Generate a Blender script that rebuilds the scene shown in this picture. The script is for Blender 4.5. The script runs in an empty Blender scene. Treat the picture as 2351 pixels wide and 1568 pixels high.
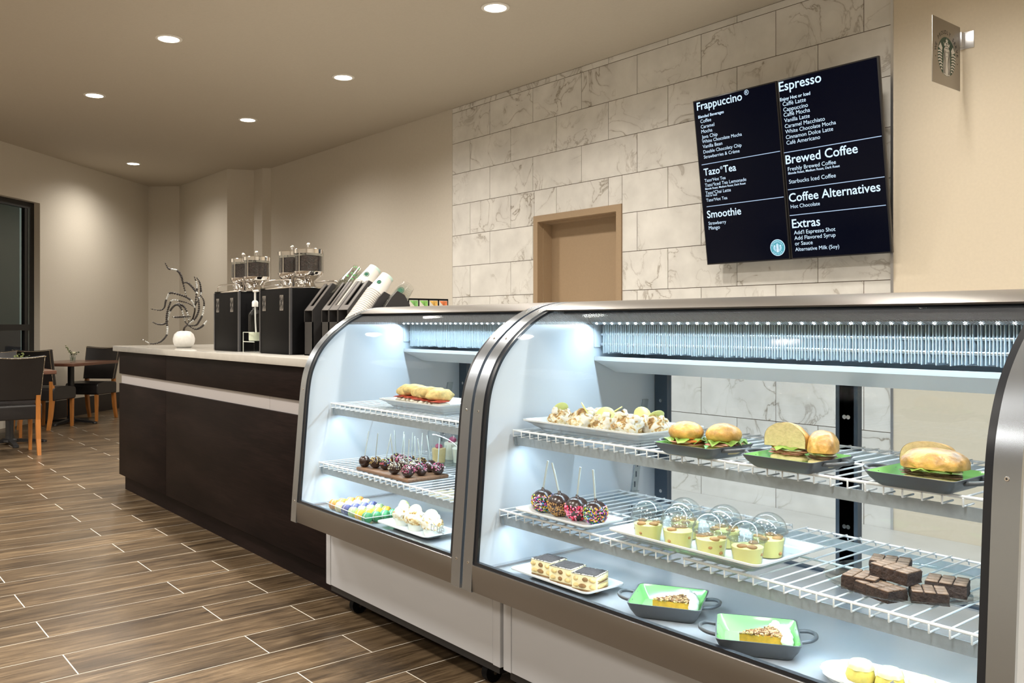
import bpy, bmesh, math, random
from mathutils import Vector, Matrix, noise
random.seed(7)
scene = bpy.context.scene
C = scene.collection
PI = math.pi

# ---------------------------------------------------------------- camera
cam_d = bpy.data.cameras.new('camera')
cam_d.sensor_width = 36.0
cam_d.lens = 36.0 * 2005.58 / 2351.0
cam_d.shift_x = (1175.5 - 1097.14) / 2351.0
cam_d.shift_y = -(784.0 - 743.77) / 2351.0
cam_d.clip_start = 0.05
cam = bpy.data.objects.new('camera', cam_d)
C.objects.link(cam)
cam.location = (0, 0, 1.23)
cam.rotation_euler = (PI / 2, 0, 0.908127)
scene.camera = cam

# ---------------------------------------------------------------- world, exposure
w = bpy.data.worlds.new('world')
scene.world = w
w.use_nodes = True
w.node_tree.nodes['Background'].inputs['Color'].default_value = (0.58, 0.65, 0.63, 1)   # dusk outside the window
w.node_tree.nodes['Background'].inputs['Strength'].default_value = 1.0
vs = scene.view_settings
vs.view_transform = 'Standard'
vs.look = 'None'
vs.gamma = 1.0
vs.use_curve_mapping = False
vs.exposure = 0.0
scene.cycles.max_bounces = 8
scene.cycles.diffuse_bounces = 5
scene.cycles.glossy_bounces = 4
scene.cycles.transparent_max_bounces = 40
scene.cycles.sample_clamp_indirect = 6.0

WARM = (1.0, 0.935, 0.845)
COOL = (0.68, 0.87, 1.0)
CEIL = 3.375
DOWN_W = 265.0        # watts of every recessed ceiling lamp
LED_W = 3.8         # watts per metre of case lighting

def spot(name, loc, energy, size=2.75, blend=1.0, rad=0.10, color=WARM, parent=None):
    l = bpy.data.lights.new(name, 'SPOT')
    l.energy = energy; l.color = color; l.spot_size = size; l.spot_blend = blend; l.shadow_soft_size = rad
    o = bpy.data.objects.new(name, l); C.objects.link(o); o.location = loc
    if parent: o.parent = parent
    return o
def strip_light(name, loc, rot, sx, sy, energy, color=COOL, parent=None, spread=PI):
    l = bpy.data.lights.new(name, 'AREA')
    l.shape = 'RECTANGLE'; l.size = sx; l.size_y = sy; l.energy = energy; l.color = color; l.spread = spread
    o = bpy.data.objects.new(name, l); C.objects.link(o); o.location = loc; o.rotation_euler = rot
    if parent: o.parent = parent
    return o
# ceiling lamps outside the picture; front rows are added fill, enlarged and hung lower
for gx in (-8.66, -6.63, -4.6, -2.55, -0.5, 1.5):
    for gy in (2.205, 0.1, -2.2):
        if gy > 2 and gx < -5: continue
        spot('ceiling_lamp_light', (gx, gy, CEIL - (0.02 if gy > 2 else 0.30)), DOWN_W * (1.0 if gy > 2 else 0.95), rad=0.10 if gy > 2 else 0.28)
for gx, gy in ((-2.22, 4.05), (-0.5, 4.05), (1.3, 3.9)):
    spot('ceiling_lamp_light', (gx, gy, CEIL - 0.02), DOWN_W * 0.62)

# ---------------------------------------------------------------- materials
MATS = {}
def nmat(name):
    m = bpy.data.materials.new(name); m.use_nodes = True
    nt = m.node_tree
    return m, nt, nt.nodes['Principled BSDF'], nt.nodes.new, nt.links.new
def mat(name, col, rough=0.5, metal=0.0, var=0.0, scale=20.0, bump=0.0, spec=0.5, sss=0.0, coat=0.0, emit=None, es=0.0, stretch=None):
    if name in MATS: return MATS[name]
    m, nt, b, N, L = nmat(name)
    col = tuple(col) + (1,) if len(col) == 3 else col
    b.inputs['Base Color'].default_value = col
    b.inputs['Roughness'].default_value = rough
    b.inputs['Metallic'].default_value = metal
    b.inputs['Specular IOR Level'].default_value = spec
    if coat:
        b.inputs['Coat Weight'].default_value = coat
        b.inputs['Coat Roughness'].default_value = 0.08
    if sss:
        b.inputs['Subsurface Weight'].default_value = sss
        b.inputs['Subsurface Radius'].default_value = (0.01, 0.006, 0.004)
        b.inputs['Subsurface Scale'].default_value = 0.5
    if emit:
        b.inputs['Emission Color'].default_value = tuple(emit) + (1,)
        b.inputs['Emission Strength'].default_value = es
    if var or bump:
        tc = N('ShaderNodeTexCoord'); mp = N('ShaderNodeMapping')
        L(tc.outputs['Object'], mp.inputs['Vector'])
        if stretch: mp.inputs['Scale'].default_value = stretch
        nz = N('ShaderNodeTexNoise'); nz.inputs['Scale'].default_value = scale; nz.inputs['Detail'].default_value = 4
        L(mp.outputs['Vector'], nz.inputs['Vector'])
        if var:
            r = N('ShaderNodeValToRGB')
            r.color_ramp.elements[0].position = 0.3; r.color_ramp.elements[1].position = 0.7
            r.color_ramp.elements[0].color = tuple(max(0, c * (1 - var)) for c in col[:3]) + (1,)
            r.color_ramp.elements[1].color = tuple(min(1, c * (1 + var)) for c in col[:3]) + (1,)
            L(nz.outputs['Fac'], r.inputs['Fac']); L(r.outputs['Color'], b.inputs['Base Color'])
        if bump:
            bp = N('ShaderNodeBump'); bp.inputs['Strength'].default_value = bump; bp.inputs['Distance'].default_value = 0.01
            L(nz.outputs['Fac'], bp.inputs['Height']); L(bp.outputs['Normal'], b.inputs['Normal'])
    MATS[name] = m
    return m
def ramp(nt, fac, stops):
    r = nt.nodes.new('ShaderNodeValToRGB')
    e = r.color_ramp.elements
    while len(e) < len(stops): e.new(0.5)
    for i, (p, c) in enumerate(stops):
        e[i].position = p; e[i].color = tuple(c) + (1,)
    nt.links.new(fac, r.inputs['Fac'])
    return r.outputs['Color']
def glass(name, tint=(1, 1, 1), base=0.035, top=0.7, rough=0.01):
    if name in MATS: return MATS[name]
    m = bpy.data.materials.new(name); m.use_nodes = True
    nt = m.node_tree; N = nt.nodes.new; L = nt.links.new
    nt.nodes.remove(nt.nodes['Principled BSDF'])
    out = nt.nodes['Material Output']
    lw = N('ShaderNodeLayerWeight'); lw.inputs['Blend'].default_value = 0.5
    pw = N('ShaderNodeMath'); pw.operation = 'POWER'; pw.inputs[1].default_value = 5.0
    mu = N('ShaderNodeMath'); mu.operation = 'MULTIPLY_ADD'; mu.inputs[1].default_value = top; mu.inputs[2].default_value = base
    L(lw.outputs['Facing'], pw.inputs[0]); L(pw.outputs[0], mu.inputs[0])
    t = N('ShaderNodeBsdfTransparent'); t.inputs['Color'].default_value = tuple(tint) + (1,)
    g = N('ShaderNodeBsdfGlossy'); g.inputs['Roughness'].default_value = rough
    mx = N('ShaderNodeMixShader')
    L(mu.outputs[0], mx.inputs[0]); L(t.outputs[0], mx.inputs[1]); L(g.outputs[0], mx.inputs[2])
    L(mx.outputs[0], out.inputs['Surface'])
    MATS[name] = m
    return m
def obj_coords(nt, rnd=8.0, scale=(1, 1, 1)):
    N = nt.nodes.new; L = nt.links.new
    tc = N('ShaderNodeTexCoord'); oi = N('ShaderNodeObjectInfo'); mp = N('ShaderNodeMapping')
    cx = N('ShaderNodeCombineXYZ'); mm = N('ShaderNodeMath'); mm.operation = 'MULTIPLY'; mm.inputs[1].default_value = rnd
    L(oi.outputs['Random'], mm.inputs[0])
    for k in range(3): L(mm.outputs[0], cx.inputs[k])
    L(tc.outputs['Object'], mp.inputs['Vector']); L(cx.outputs[0], mp.inputs['Location'])
    mp.inputs['Scale'].default_value = scale
    return mp.outputs['Vector'], oi.outputs['Random']

def make_marble():
    m, nt, b, N, L = nmat('marble_tile')
    v, r = obj_coords(nt, 23.0)
    n1 = N('ShaderNodeTexNoise'); n1.inputs['Scale'].default_value = 3.2; n1.inputs['Detail'].default_value = 7; n1.inputs['Distortion'].default_value = 1.6
    L(v, n1.inputs['Vector'])
    s = N('ShaderNodeMath'); s.operation = 'SUBTRACT'; s.inputs[1].default_value = 0.5; L(n1.outputs['Fac'], s.inputs[0])
    a = N('ShaderNodeMath'); a.operation = 'ABSOLUTE'; L(s.outputs[0], a.inputs[0])
    n2 = N('ShaderNodeTexNoise'); n2.inputs['Scale'].default_value = 2.0; n2.inputs['Detail'].default_value = 3
    L(v, n2.inputs['Vector'])
    gate = N('ShaderNodeMapRange'); gate.inputs[1].default_value = 0.43; gate.inputs[2].default_value = 0.64; L(n2.outputs['Fac'], gate.inputs[0])
    vein = ramp(nt, a.outputs[0], [(0.0, (.85, .85, .85)), (0.008, (0.5, 0.5, 0.5)), (0.022, (0.10, 0.10, 0.10)), (0.09, (0, 0, 0))])
    mu = N('ShaderNodeMath'); mu.operation = 'MULTIPLY'; L(vein, mu.inputs[0]); L(gate.outputs[0], mu.inputs[1])
    n3 = N('ShaderNodeTexNoise'); n3.inputs['Scale'].default_value = 5.0; n3.inputs['Detail'].default_value = 5; L(v, n3.inputs['Vector'])
    base = ramp(nt, n3.outputs['Fac'], [(0.3, (0.65, 0.635, 0.595)), (0.7, (0.79, 0.775, 0.73))])
    mx = N('ShaderNodeMix'); mx.data_type = 'RGBA'; L(mu.outputs[0], mx.inputs[0]); L(base, mx.inputs[6]); mx.inputs[7].default_value = (0.20, 0.155, 0.10, 1)
    L(mx.outputs[2], b.inputs['Base Color']); b.inputs['Roughness'].default_value = 0.42
    return m
def make_plank():
    m, nt, b, N, L = nmat('wood_look_floor_tile')
    v, r = obj_coords(nt, 31.0, (1.0, 1.0, 1.0))
    mp = N('ShaderNodeMapping'); mp.inputs['Scale'].default_value = (26, 2.0, 4); L(v, mp.inputs['Vector'])
    n1 = N('ShaderNodeTexNoise'); n1.inputs['Scale'].default_value = 1.3; n1.inputs['Detail'].default_value = 8; n1.inputs['Roughness'].default_value = 0.76; n1.inputs['Distortion'].default_value = 0.8
    L(mp.outputs['Vector'], n1.inputs['Vector'])
    mp2 = N('ShaderNodeMapping'); mp2.inputs['Scale'].default_value = (7, 1.6, 2); L(v, mp2.inputs['Vector'])
    n2 = N('ShaderNodeTexNoise'); n2.inputs['Scale'].default_value = 1.0; n2.inputs['Detail'].default_value = 4; L(mp2.outputs['Vector'], n2.inputs['Vector'])
    c1 = ramp(nt, n1.outputs['Fac'], [(0.32, (0.020, 0.013, 0.007)), (0.44, (0.078, 0.053, 0.030)), (0.56, (0.142, 0.101, 0.060)), (0.72, (0.30, 0.23, 0.15))])
    c2 = ramp(nt, n2.outputs['Fac'], [(0.3, (0.42, 0.38, 0.34)), (0.62, (1.1, 1.06, 1.0))])
    mx = N('ShaderNodeMix'); mx.data_type = 'RGBA'; mx.blend_type = 'MULTIPLY'; mx.inputs[0].default_value = 0.85
    L(c1, mx.inputs[6]); L(c2, mx.inputs[7])
    hs = N('ShaderNodeHueSaturation'); L(mx.outputs[2], hs.inputs['Color'])
    vr = N('ShaderNodeMapRange'); vr.inputs[3].default_value = 0.82; vr.inputs[4].default_value = 1.12; L(r, vr.inputs[0]); L(vr.outputs[0], hs.inputs['Value'])
    L(hs.outputs['Color'], b.inputs['Base Color'])
    b.inputs['Roughness'].default_value = 0.33
    bp = N('ShaderNodeBump'); bp.inputs['Strength'].default_value = 0.12; bp.inputs['Distance'].default_value = 0.004
    L(n1.outputs['Fac'], bp.inputs['Height']); L(bp.outputs['Normal'], b.inputs['Normal'])
    return m
def make_espresso():
    m, nt, b, N, L = nmat('espresso_wood')
    v, r = obj_coords(nt, 5.0)
    mp = N('ShaderNodeMapping'); mp.inputs['Scale'].default_value = (3.0, 60, 60); L(v, mp.inputs['Vector'])
    n1 = N('ShaderNodeTexNoise'); n1.inputs['Scale'].default_value = 2.0; n1.inputs['Detail'].default_value = 6; L(mp.outputs['Vector'], n1.inputs['Vector'])
    mp2 = N('ShaderNodeMapping'); mp2.inputs['Scale'].default_value = (1.2, 6, 6); L(v, mp2.inputs['Vector'])
    n2 = N('ShaderNodeTexNoise'); n2.inputs['Scale'].default_value = 1.2; L(mp2.outputs['Vector'], n2.inputs['Vector'])
    ad = N('ShaderNodeMath'); ad.operation = 'ADD'; L(n1.outputs['Fac'], ad.inputs[0]); L(n2.outputs['Fac'], ad.inputs[1])
    hf = N('ShaderNodeMath'); hf.operation = 'MULTIPLY'; hf.inputs[1].default_value = 0.5; L(ad.outputs[0], hf.inputs[0])
    L(ramp(nt, hf.outputs[0], [(0.32, (0.0042, 0.0024, 0.0023)), (0.5, (0.0085, 0.0048, 0.0044)), (0.68, (0.0155, 0.0090, 0.0080))]), b.inputs['Base Color'])
    b.inputs['Roughness'].default_value = 0.5
    b.inputs['Specular IOR Level'].default_value = 0.06
    return m
def make_steel(name, col=(0.255, 0.24, 0.225), rough=0.36, stretch=(2, 220, 220)):
    m, nt, b, N, L = nmat(name)
    tc = N('ShaderNodeTexCoord'); mp = N('ShaderNodeMapping'); mp.inputs['Scale'].default_value = stretch
    L(tc.outputs['Object'], mp.inputs['Vector'])
    n1 = N('ShaderNodeTexNoise'); n1.inputs['Scale'].default_value = 2.0; n1.inputs['Detail'].default_value = 3; L(mp.outputs['Vector'], n1.inputs['Vector'])
    rr = N('ShaderNodeMapRange'); rr.inputs[3].default_value = rough - 0.004; rr.inputs[4].default_value = rough + 0.004
    L(n1.outputs['Fac'], rr.inputs[0]); L(rr.outputs[0], b.inputs['Roughness'])
    b.inputs['Base Color'].default_value = tuple(col) + (1,)
    b.inputs['Metallic'].default_value = 1.0
    return m
def make_paint(name, col):
    return mat(name, col, 0.75, var=0.02, scale=60, bump=0.05, spec=0.25)
def make_frit(name, thr):
    m = bpy.data.materials.new(name); m.use_nodes = True
    nt = m.node_tree; N = nt.nodes.new; L = nt.links.new
    b = nt.nodes['Principled BSDF']; out = nt.nodes['Material Output']
    b.inputs['Base Color'].default_value = (0.022, 0.022, 0.024, 1); b.inputs['Roughness'].default_value = 0.6; b.inputs['Specular IOR Level'].default_value = 0.2
    tc = N('ShaderNodeTexCoord'); mp = N('ShaderNodeMapping'); mp.inputs['Scale'].default_value = (105, 105, 105)
    L(tc.outputs['Object'], mp.inputs['Vector'])
    wv = N('ShaderNodeTexWave'); wv.inputs['Scale'].default_value = 1.0; wv.bands_direction = 'DIAGONAL'; L(mp.outputs['Vector'], wv.inputs['Vector'])
    gt = N('ShaderNodeMath'); gt.operation = 'GREATER_THAN'; gt.inputs[1].default_value = thr; L(wv.outputs['Fac'], gt.inputs[0])
    t = N('ShaderNodeBsdfTransparent'); mx = N('ShaderNodeMixShader')
    L(gt.outputs[0], mx.inputs[0]); L(t.outputs[0], mx.inputs[1]); L(b.outputs[0], mx.inputs[2]); L(mx.outputs[0], out.inputs['Surface'])
    return m
M_MARBLE = make_marble(); M_PLANK = make_plank(); M_ESP = make_espresso()
M_STEEL = make_steel('brushed_steel'); M_STEEL_S = make_steel('brushed_steel_trim', (0.395, 0.435, 0.485), 0.27, (220, 3, 3))
M_FRIT = make_frit('dotted_frit_glass', 0.22); M_FRIT2 = make_frit('sparse_frit_glass', 0.62)
M_WALL = make_paint('beige_wall_paint', (0.63, 0.585, 0.505))
M_WALLR = make_paint('cream_wall_paint', (0.70, 0.62, 0.49))
M_CEIL = make_paint('ceiling_paint', (0.51, 0.46, 0.38))
M_GROUT = mat('grout', (0.62, 0.58, 0.50), 0.8)
M_JOINT = mat('tile_joint', (0.13, 0.095, 0.065), 0.85)
M_DOOR = mat('tan_door_paint', (0.36, 0.255, 0.155), 0.55, var=0.03, scale=80)
M_BLACK = mat('black_metal', (0.008, 0.008, 0.009), 0.4)
M_BLACKP = mat('matt_black_plastic', (0.0032, 0.0032, 0.0038), 0.5, spec=0.09)
M_CHROME = mat('chrome', (0.78, 0.76, 0.74), 0.08, 1.0)
M_WHITE = mat('white_porcelain', (0.64, 0.665, 0.66), 0.12, spec=0.5, coat=0.3)
M_CASEIN = mat('white_case_liner', (0.55, 0.60, 0.65), 0.22, spec=0.5)
M_CASEOUT = mat('white_painted_steel', (0.52, 0.535, 0.565), 0.42)
M_WIRE = mat('white_coated_wire', (0.78, 0.82, 0.84), 0.3)
M_GASKET = mat('black_gasket', (0.008, 0.010, 0.014), 0.3)
M_NAVY = mat('dark_door_frame', (0.050, 0.072, 0.10), 0.4)
M_GLASS = glass('clear_case_glass', (0.985, 0.995, 1.0), 0.0003, 0.05)
M_GLASSR = glass('grey_rear_glass', (0.83, 0.89, 0.95), 0.03, 0.5)
M_CLEAR = glass('clear_plastic', (0.97, 0.985, 0.985), 0.035, 0.8, 0.03)
M_ALU = make_steel('satin_aluminium', (0.72, 0.73, 0.75), 0.33)
M_GALV = mat('galvanised_bar', (0.36, 0.42, 0.46), 0.35, 0.35, var=0.08, scale=60)
M_DECK = mat('glossy_grey_deck', (0.36, 0.385, 0.41), 0.10, 0.0, spec=0.6, coat=0.5)
# ---------------------------------------------------------------- mesh builder
class MB:
    def __init__(s, *mats):
        s.v = []; s.f = []; s.fm = []; s.mats = list(mats); s.cur = 0; s.T = Matrix.Identity(4)
    def use(s, m):
        if m not in s.mats: s.mats.append(m)
        s.cur = s.mats.index(m); return s
    def at(s, loc=(0, 0, 0), rz=0, rx=0, ry=0):
        s.T = Matrix.Translation(loc) @ Matrix.Rotation(rz, 4, 'Z') @ Matrix.Rotation(ry, 4, 'Y') @ Matrix.Rotation(rx, 4, 'X'); return s
    def add(s, verts, faces):
        n = len(s.v)
        s.v += [tuple(s.T @ Vector(p)) for p in verts]
        for f in faces:
            s.f.append(tuple(i + n for i in f)); s.fm.append(s.cur)
        return s
    def box(s, x0, x1, y0, y1, z0, z1):
        v = [(x, y, z) for x in (x0, x1) for y in (y0, y1) for z in (z0, z1)]
        return s.add(v, [(0, 1, 3, 2), (4, 6, 7, 5), (0, 4, 5, 1), (2, 3, 7, 6), (0, 2, 6, 4), (1, 5, 7, 3)])
    def rbox(s, x0, x1, y0, y1, z0, z1, r=0.004, seg=2):
        bm = bmesh.new()
        bmesh.ops.create_cube(bm, size=1.0)
        for q in bm.verts:
            q.co = Vector(((x0 + x1) / 2 + q.co.x * (x1 - x0), (y0 + y1) / 2 + q.co.y * (y1 - y0), (z0 + z1) / 2 + q.co.z * (z1 - z0)))
        bmesh.ops.bevel(bm, geom=bm.edges[:], offset=r, segments=seg, affect='EDGES', profile=0.5)
        return s.bm(bm)
    def bm(s, bm):
        bm.verts.ensure_lookup_table(); bm.verts.index_update()
        s.add([tuple(q.co) for q in bm.verts], [tuple(q.index for q in f.verts) for f in bm.faces])
        bm.free(); return s
    def prism(s, pts, x0, x1, axis='x', caps=True):
        n = len(pts)
        def P(a, b, t):
            return (t, a, b) if axis == 'x' else ((a, t, b) if axis == 'y' else (a, b, t))
        v = [P(a, b, x0) for a, b in pts] + [P(a, b, x1) for a, b in pts]
        f = [(i, (i + 1) % n, n + (i + 1) % n, n + i) for i in range(n)]
        if caps: f += [tuple(range(n - 1, -1, -1)), tuple(range(n, 2 * n))]
        return s.add(v, f)
    def lathe(s, prof, seg=24, center=(0, 0, 0), wob=None):
        v = []; f = []; n = len(prof); cx, cy, cz = center
        for k in range(seg):
            a = 2 * PI * k / seg
            for i, (r, z) in enumerate(prof):
                rr = r * (wob(a, i) if wob else 1)
                v.append((cx + rr * math.cos(a), cy + rr * math.sin(a), cz + z))
        for k in range(seg):
            k2 = (k + 1) % seg
            for i in range(n - 1):
                f.append((k * n + i, k2 * n + i, k2 * n + i + 1, k * n + i + 1))
        if prof[0][0] > 1e-6: f.append(tuple(k * n for k in range(seg - 1, -1, -1)))
        if prof[-1][0] > 1e-6: f.append(tuple(k * n + n - 1 for k in range(seg)))
        return s.add(v, f)
    def cyl(s, p, r, h, seg=20):
        return s.lathe([(r, 0), (r, h)], seg, p)
    def tube(s, pts, r, seg=8, r1=None, caps=True):
        pts = [Vector(p) for p in pts]; n = len(pts); v = []; f = []
        up = Vector((0, 0, 1)); prev = None
        for i, p in enumerate(pts):
            t = (pts[min(i + 1, n - 1)] - pts[max(i - 1, 0)]).normalized()
            if prev is None:
                a = t.cross(up)
                if a.length < 1e-3: a = t.cross(Vector((1, 0, 0)))
            else:
                a = prev - t * prev.dot(t)
                if a.length < 1e-5: a = t.cross(up)
            a.normalize(); prev = a; b = t.cross(a)
            rr = r if r1 is None else r + (r1 - r) * i / max(1, n - 1)
            for k in range(seg):
                c = 2 * PI * k / seg
                v.append(tuple(p + (a * math.cos(c) + b * math.sin(c)) * rr))
        for i in range(n - 1):
            for k in range(seg):
                k2 = (k + 1) % seg
                f.append((i * seg + k, i * seg + k2, (i + 1) * seg + k2, (i + 1) * seg + k))
        if caps:
            f.append(tuple(range(seg - 1, -1, -1))); f.append(tuple((n - 1) * seg + k for k in range(seg)))
        return s.add(v, f)
    def ball(s, c, r, sub=2, amp=0.0, freq=20.0, seed=0.0, flat=None):
        rx, ry, rz = r if isinstance(r, (tuple, list)) else (r, r, r)
        bm = bmesh.new(); bmesh.ops.create_icosphere(bm, subdivisions=sub, radius=1.0)
        for q in bm.verts:
            p = Vector((q.co.x * rx, q.co.y * ry, q.co.z * rz))
            if amp:
                k = noise.noise(p * freq + Vector((seed, seed * 1.7, seed * .3)))
                p *= 1 + amp * k
            if flat is not None and p.z < flat: p.z = flat
            q.co = p + Vector(c)
        return s.bm(bm)
    def build(s, name, parent=None, smooth=None, mats=None):
        me = bpy.data.meshes.new(name)
        me.from_pydata(s.v, [], s.f)
        for m in (mats or s.mats): me.materials.append(m)
        if len(s.mats) > 1: me.polygons.foreach_set('material_index', s.fm)
        bm = bmesh.new(); bm.from_mesh(me); bmesh.ops.recalc_face_normals(bm, faces=bm.faces); bm.to_mesh(me); bm.free()
        if smooth is not None:
            me.shade_smooth(); me.set_sharp_from_angle(angle=math.radians(smooth))
        o = bpy.data.objects.new(name, me); C.objects.link(o)
        if parent: o.parent = parent
        return o
def tag(o, label, cat, group=None, kind=None):
    o['label'] = label; o['category'] = cat
    if group: o['group'] = group
    if kind: o['kind'] = kind
    return o
def thing(name, label, cat, loc=(0, 0, 0), rz=0, group=None):
    o = bpy.data.objects.new(name, None); C.objects.link(o)
    o.empty_display_size = 0.05; o.location = loc; o.rotation_euler = (0, 0, rz)
    return tag(o, label, cat, group)
def structure(o):
    o['kind'] = 'structure'; return o
def stuff(o):
    o['kind'] = 'stuff'; return o
def copy_tree(o, parent=None):
    c = o.copy(); C.objects.link(c)
    if parent: c.parent = parent
    for ch in list(o.children): copy_tree(ch, c)
    return c
def spline(pts, n=6):
    out = []
    P = [Vector(p) for p in pts]
    for i in range(len(P) - 1):
        a = P[max(i - 1, 0)]; b = P[i]; c = P[i + 1]; d = P[min(i + 2, len(P) - 1)]
        for k in range(n):
            t = k / n
            out.append(0.5 * ((2 * b) + (c - a) * t + (2 * a - 5 * b + 4 * c - d) * t * t + (3 * b - a - 3 * c + d) * t ** 3))
    out.append(P[-1])
    return out
def offset2(pts, d):
    out = []
    for i, p in enumerate(pts):
        t = (pts[min(i + 1, len(pts) - 1)] - pts[max(i - 1, 0)]).normalized()
        out.append(Vector((p.x + t.y * d, p.y - t.x * d)))
    return out
_fonts = {}
def text_geo(body, width=None, size=0.03, bold=0.0, res=3):
    key = (body, bold, res)
    if key not in _fonts:
        cu = bpy.data.curves.new('lettering', 'FONT'); cu.body = body; cu.size = 1.0; cu.resolution_u = res; cu.offset = bold
        o = bpy.data.objects.new('lettering', cu); C.objects.link(o)
        dg = bpy.context.evaluated_depsgraph_get()
        me = bpy.data.meshes.new_from_object(o.evaluated_get(dg))
        vs_ = [tuple(q.co) for q in me.vertices]; fs = [tuple(p.vertices) for p in me.polygons]
        bpy.data.objects.remove(o); bpy.data.curves.remove(cu); bpy.data.meshes.remove(me)
        _fonts[key] = (vs_, fs)
    vs_, fs = _fonts[key]
    x0 = min(p[0] for p in vs_); x1 = max(p[0] for p in vs_)
    k = (width / (x1 - x0)) if width else size
    return [((p[0] - x0) * k, p[1] * k, 0.0) for p in vs_], fs, (x1 - x0) * k
def text_reg(body, width, bold):
    # like text_geo, with the registered mark set small and raised
    if '®' not in body or body == '®': return text_geo(body, width=width, bold=bold)
    V, F, x = [], [], 0.0
    parts = body.split('®')
    for i, p in enumerate(parts):
        p2 = p.strip()
        if p2:
            v, f, wd = text_geo(p2, size=1.0, bold=bold); n = len(V)
            V += [(q[0] + x, q[1], 0) for q in v]; F += [tuple(k + n for k in t) for t in f]; x += wd + .06
        if i < len(parts) - 1:
            v, f, wd = text_geo('®', size=.42, bold=0); n = len(V)
            V += [(q[0] + x, q[1] + .36, 0) for q in v]; F += [tuple(k + n for k in t) for t in f]; x += wd + .07
    k = width / max(q[0] for q in V)
    return [(q[0] * k, q[1] * k, 0) for q in V], F, width
def arc_text(mb, body, R, start, end, h, cx=0.0, cz=0.0, y=0.0, bold=0.015, inward=False):
    # letters set around a circle in the xz plane; angles in degrees, clockwise from the top
    for i, ch in enumerate(body):
        if ch == ' ': continue
        a = math.radians(start + (end - start) * i / (len(body) - 1))
        v, f, wd = text_geo(ch, size=h, bold=bold, res=2)
        ca, sa = math.cos(a), math.sin(a)
        if not inward:
            vv = [(cx + (R + p[1]) * sa + (p[0] - wd / 2) * ca, y, cz + (R + p[1]) * ca - (p[0] - wd / 2) * sa) for p in v]
        else:
            vv = [(cx + (R - p[1]) * sa - (p[0] - wd / 2) * ca, y, cz + (R - p[1]) * ca + (p[0] - wd / 2) * sa) for p in v]
        mb.add(vv, f)

# ---------------------------------------------------------------- setting: floor
XO, PW, PLN = -3.283, 0.229, 0.92
CT, ST, FP, CX, CY = math.cos(0.908127), math.sin(0.908127), 2005.58, 1097.14, 743.77
def project(x, y, z):
    zc = -x * ST + y * CT
    if zc < 0.1: return None
    return CX + FP * (x * CT + y * ST) / zc, CY - FP * (z - 1.23) / zc
floor = structure(MB(M_GROUT).box(-15.5, 3.2, -4.7, 5.4, -0.06, -0.0006).build('floor'))
near, rest = [], []
k0 = int((-14.6 - XO) / PW) - 1
for k in range(k0, int((3.0 - XO) / PW) + 1):
    xa = XO + k * PW
    y = (0.782 if (k % 2) else 1.395) - PLN * 7
    while y < 5.2:
        c = (xa + PW / 2, y + PLN / 2)
        corners = [project(xa + dx, y + dy, 0) for dx in (0, PW) for dy in (0, PLN)]
        vis = all(corners) and any(-20 < p[0] < 2371 and 700 < p[1] < 1590 for p in corners)
        if y > 2.0 and xa > -7.0: vis = False
        if xa > -2.2 and y > 0.4: vis = False
        if xa < -12.6: vis = False
        dist = math.hypot(c[0], c[1])
        (near if vis else rest).append((dist, xa, y))
        y += PLN
near.sort(); rest += near[290:]; near = near[:290]
pb = MB(M_PLANK).box(0.0023, PW - 0.0023, 0.0023, PLN - 0.0023, -0.012, 0.0).build('plank')
pme = pb.data
bpy.data.objects.remove(pb)
for d, x, y in near:
    o = bpy.data.objects.new('plank', pme); C.objects.link(o); o.location = (x, y, 0); o.parent = floor
rb = MB(M_PLANK)
for d, x, y in rest:
    if x < -15 or y < -4.6 or x + PW > 3.15 or y + PLN > 5.3: continue
    rb.box(x + 0.0023, x + PW - 0.0023, y + 0.0023, y + PLN - 0.0023, -0.012, 0.0)
stuff(rb.build('plank_field', floor))
structure(MB(mat('pale_service_floor', (0.50, 0.49, 0.46), 0.35, var=0.05, scale=8)).box(-6.7, 2.99, 2.82, 5.15, 0.0005, 0.004).build('floor_service'))

# ---------------------------------------------------------------- setting: ceiling and walls
structure(MB(M_CEIL).box(-15.5, 3.2, -4.7, 5.6, CEIL, CEIL + 0.12).build('ceiling'))
YW = 5.157
TX0, TX1 = -7.022, -2.587
wb = structure(MB(M_JOINT).box(TX0, -5.80, YW + 0.004, YW + 0.16, 0, CEIL).box(-4.745, TX1, YW + 0.004, YW + 0.16, 0, CEIL).box(-5.80, -4.745, YW + 0.004, YW + 0.16, 2.185, CEIL).build('wall_back'))
U0, TW = -6.730, 0.305
tile_cache = {}
def tile_piece(x0, x1, z0, z1):
    x0 = max(x0, TX0 + 0.001); x1 = min(x1, TX1 - 0.001); z0 = max(z0, 0.0); z1 = min(z1, CEIL - 0.001)
    if x1 - x0 < 0.012 or z1 - z0 < 0.012: return
    g = 0.0024
    key = (round(x1 - x0, 3), round(z1 - z0, 3))
    if key not in tile_cache:
        o = MB(M_MARBLE).box(g, key[0] - g, 0, 0.012, g, key[1] - g).build('tile'); tile_cache[key] = o.data
        bpy.data.objects.remove(o)
    o = bpy.data.objects.new('tile', tile_cache[key]); C.objects.link(o); o.location = (x0, YW, z0); o.parent = wb
DXL, DXR, DZ = -5.796, -4.751, 2.182
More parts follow.
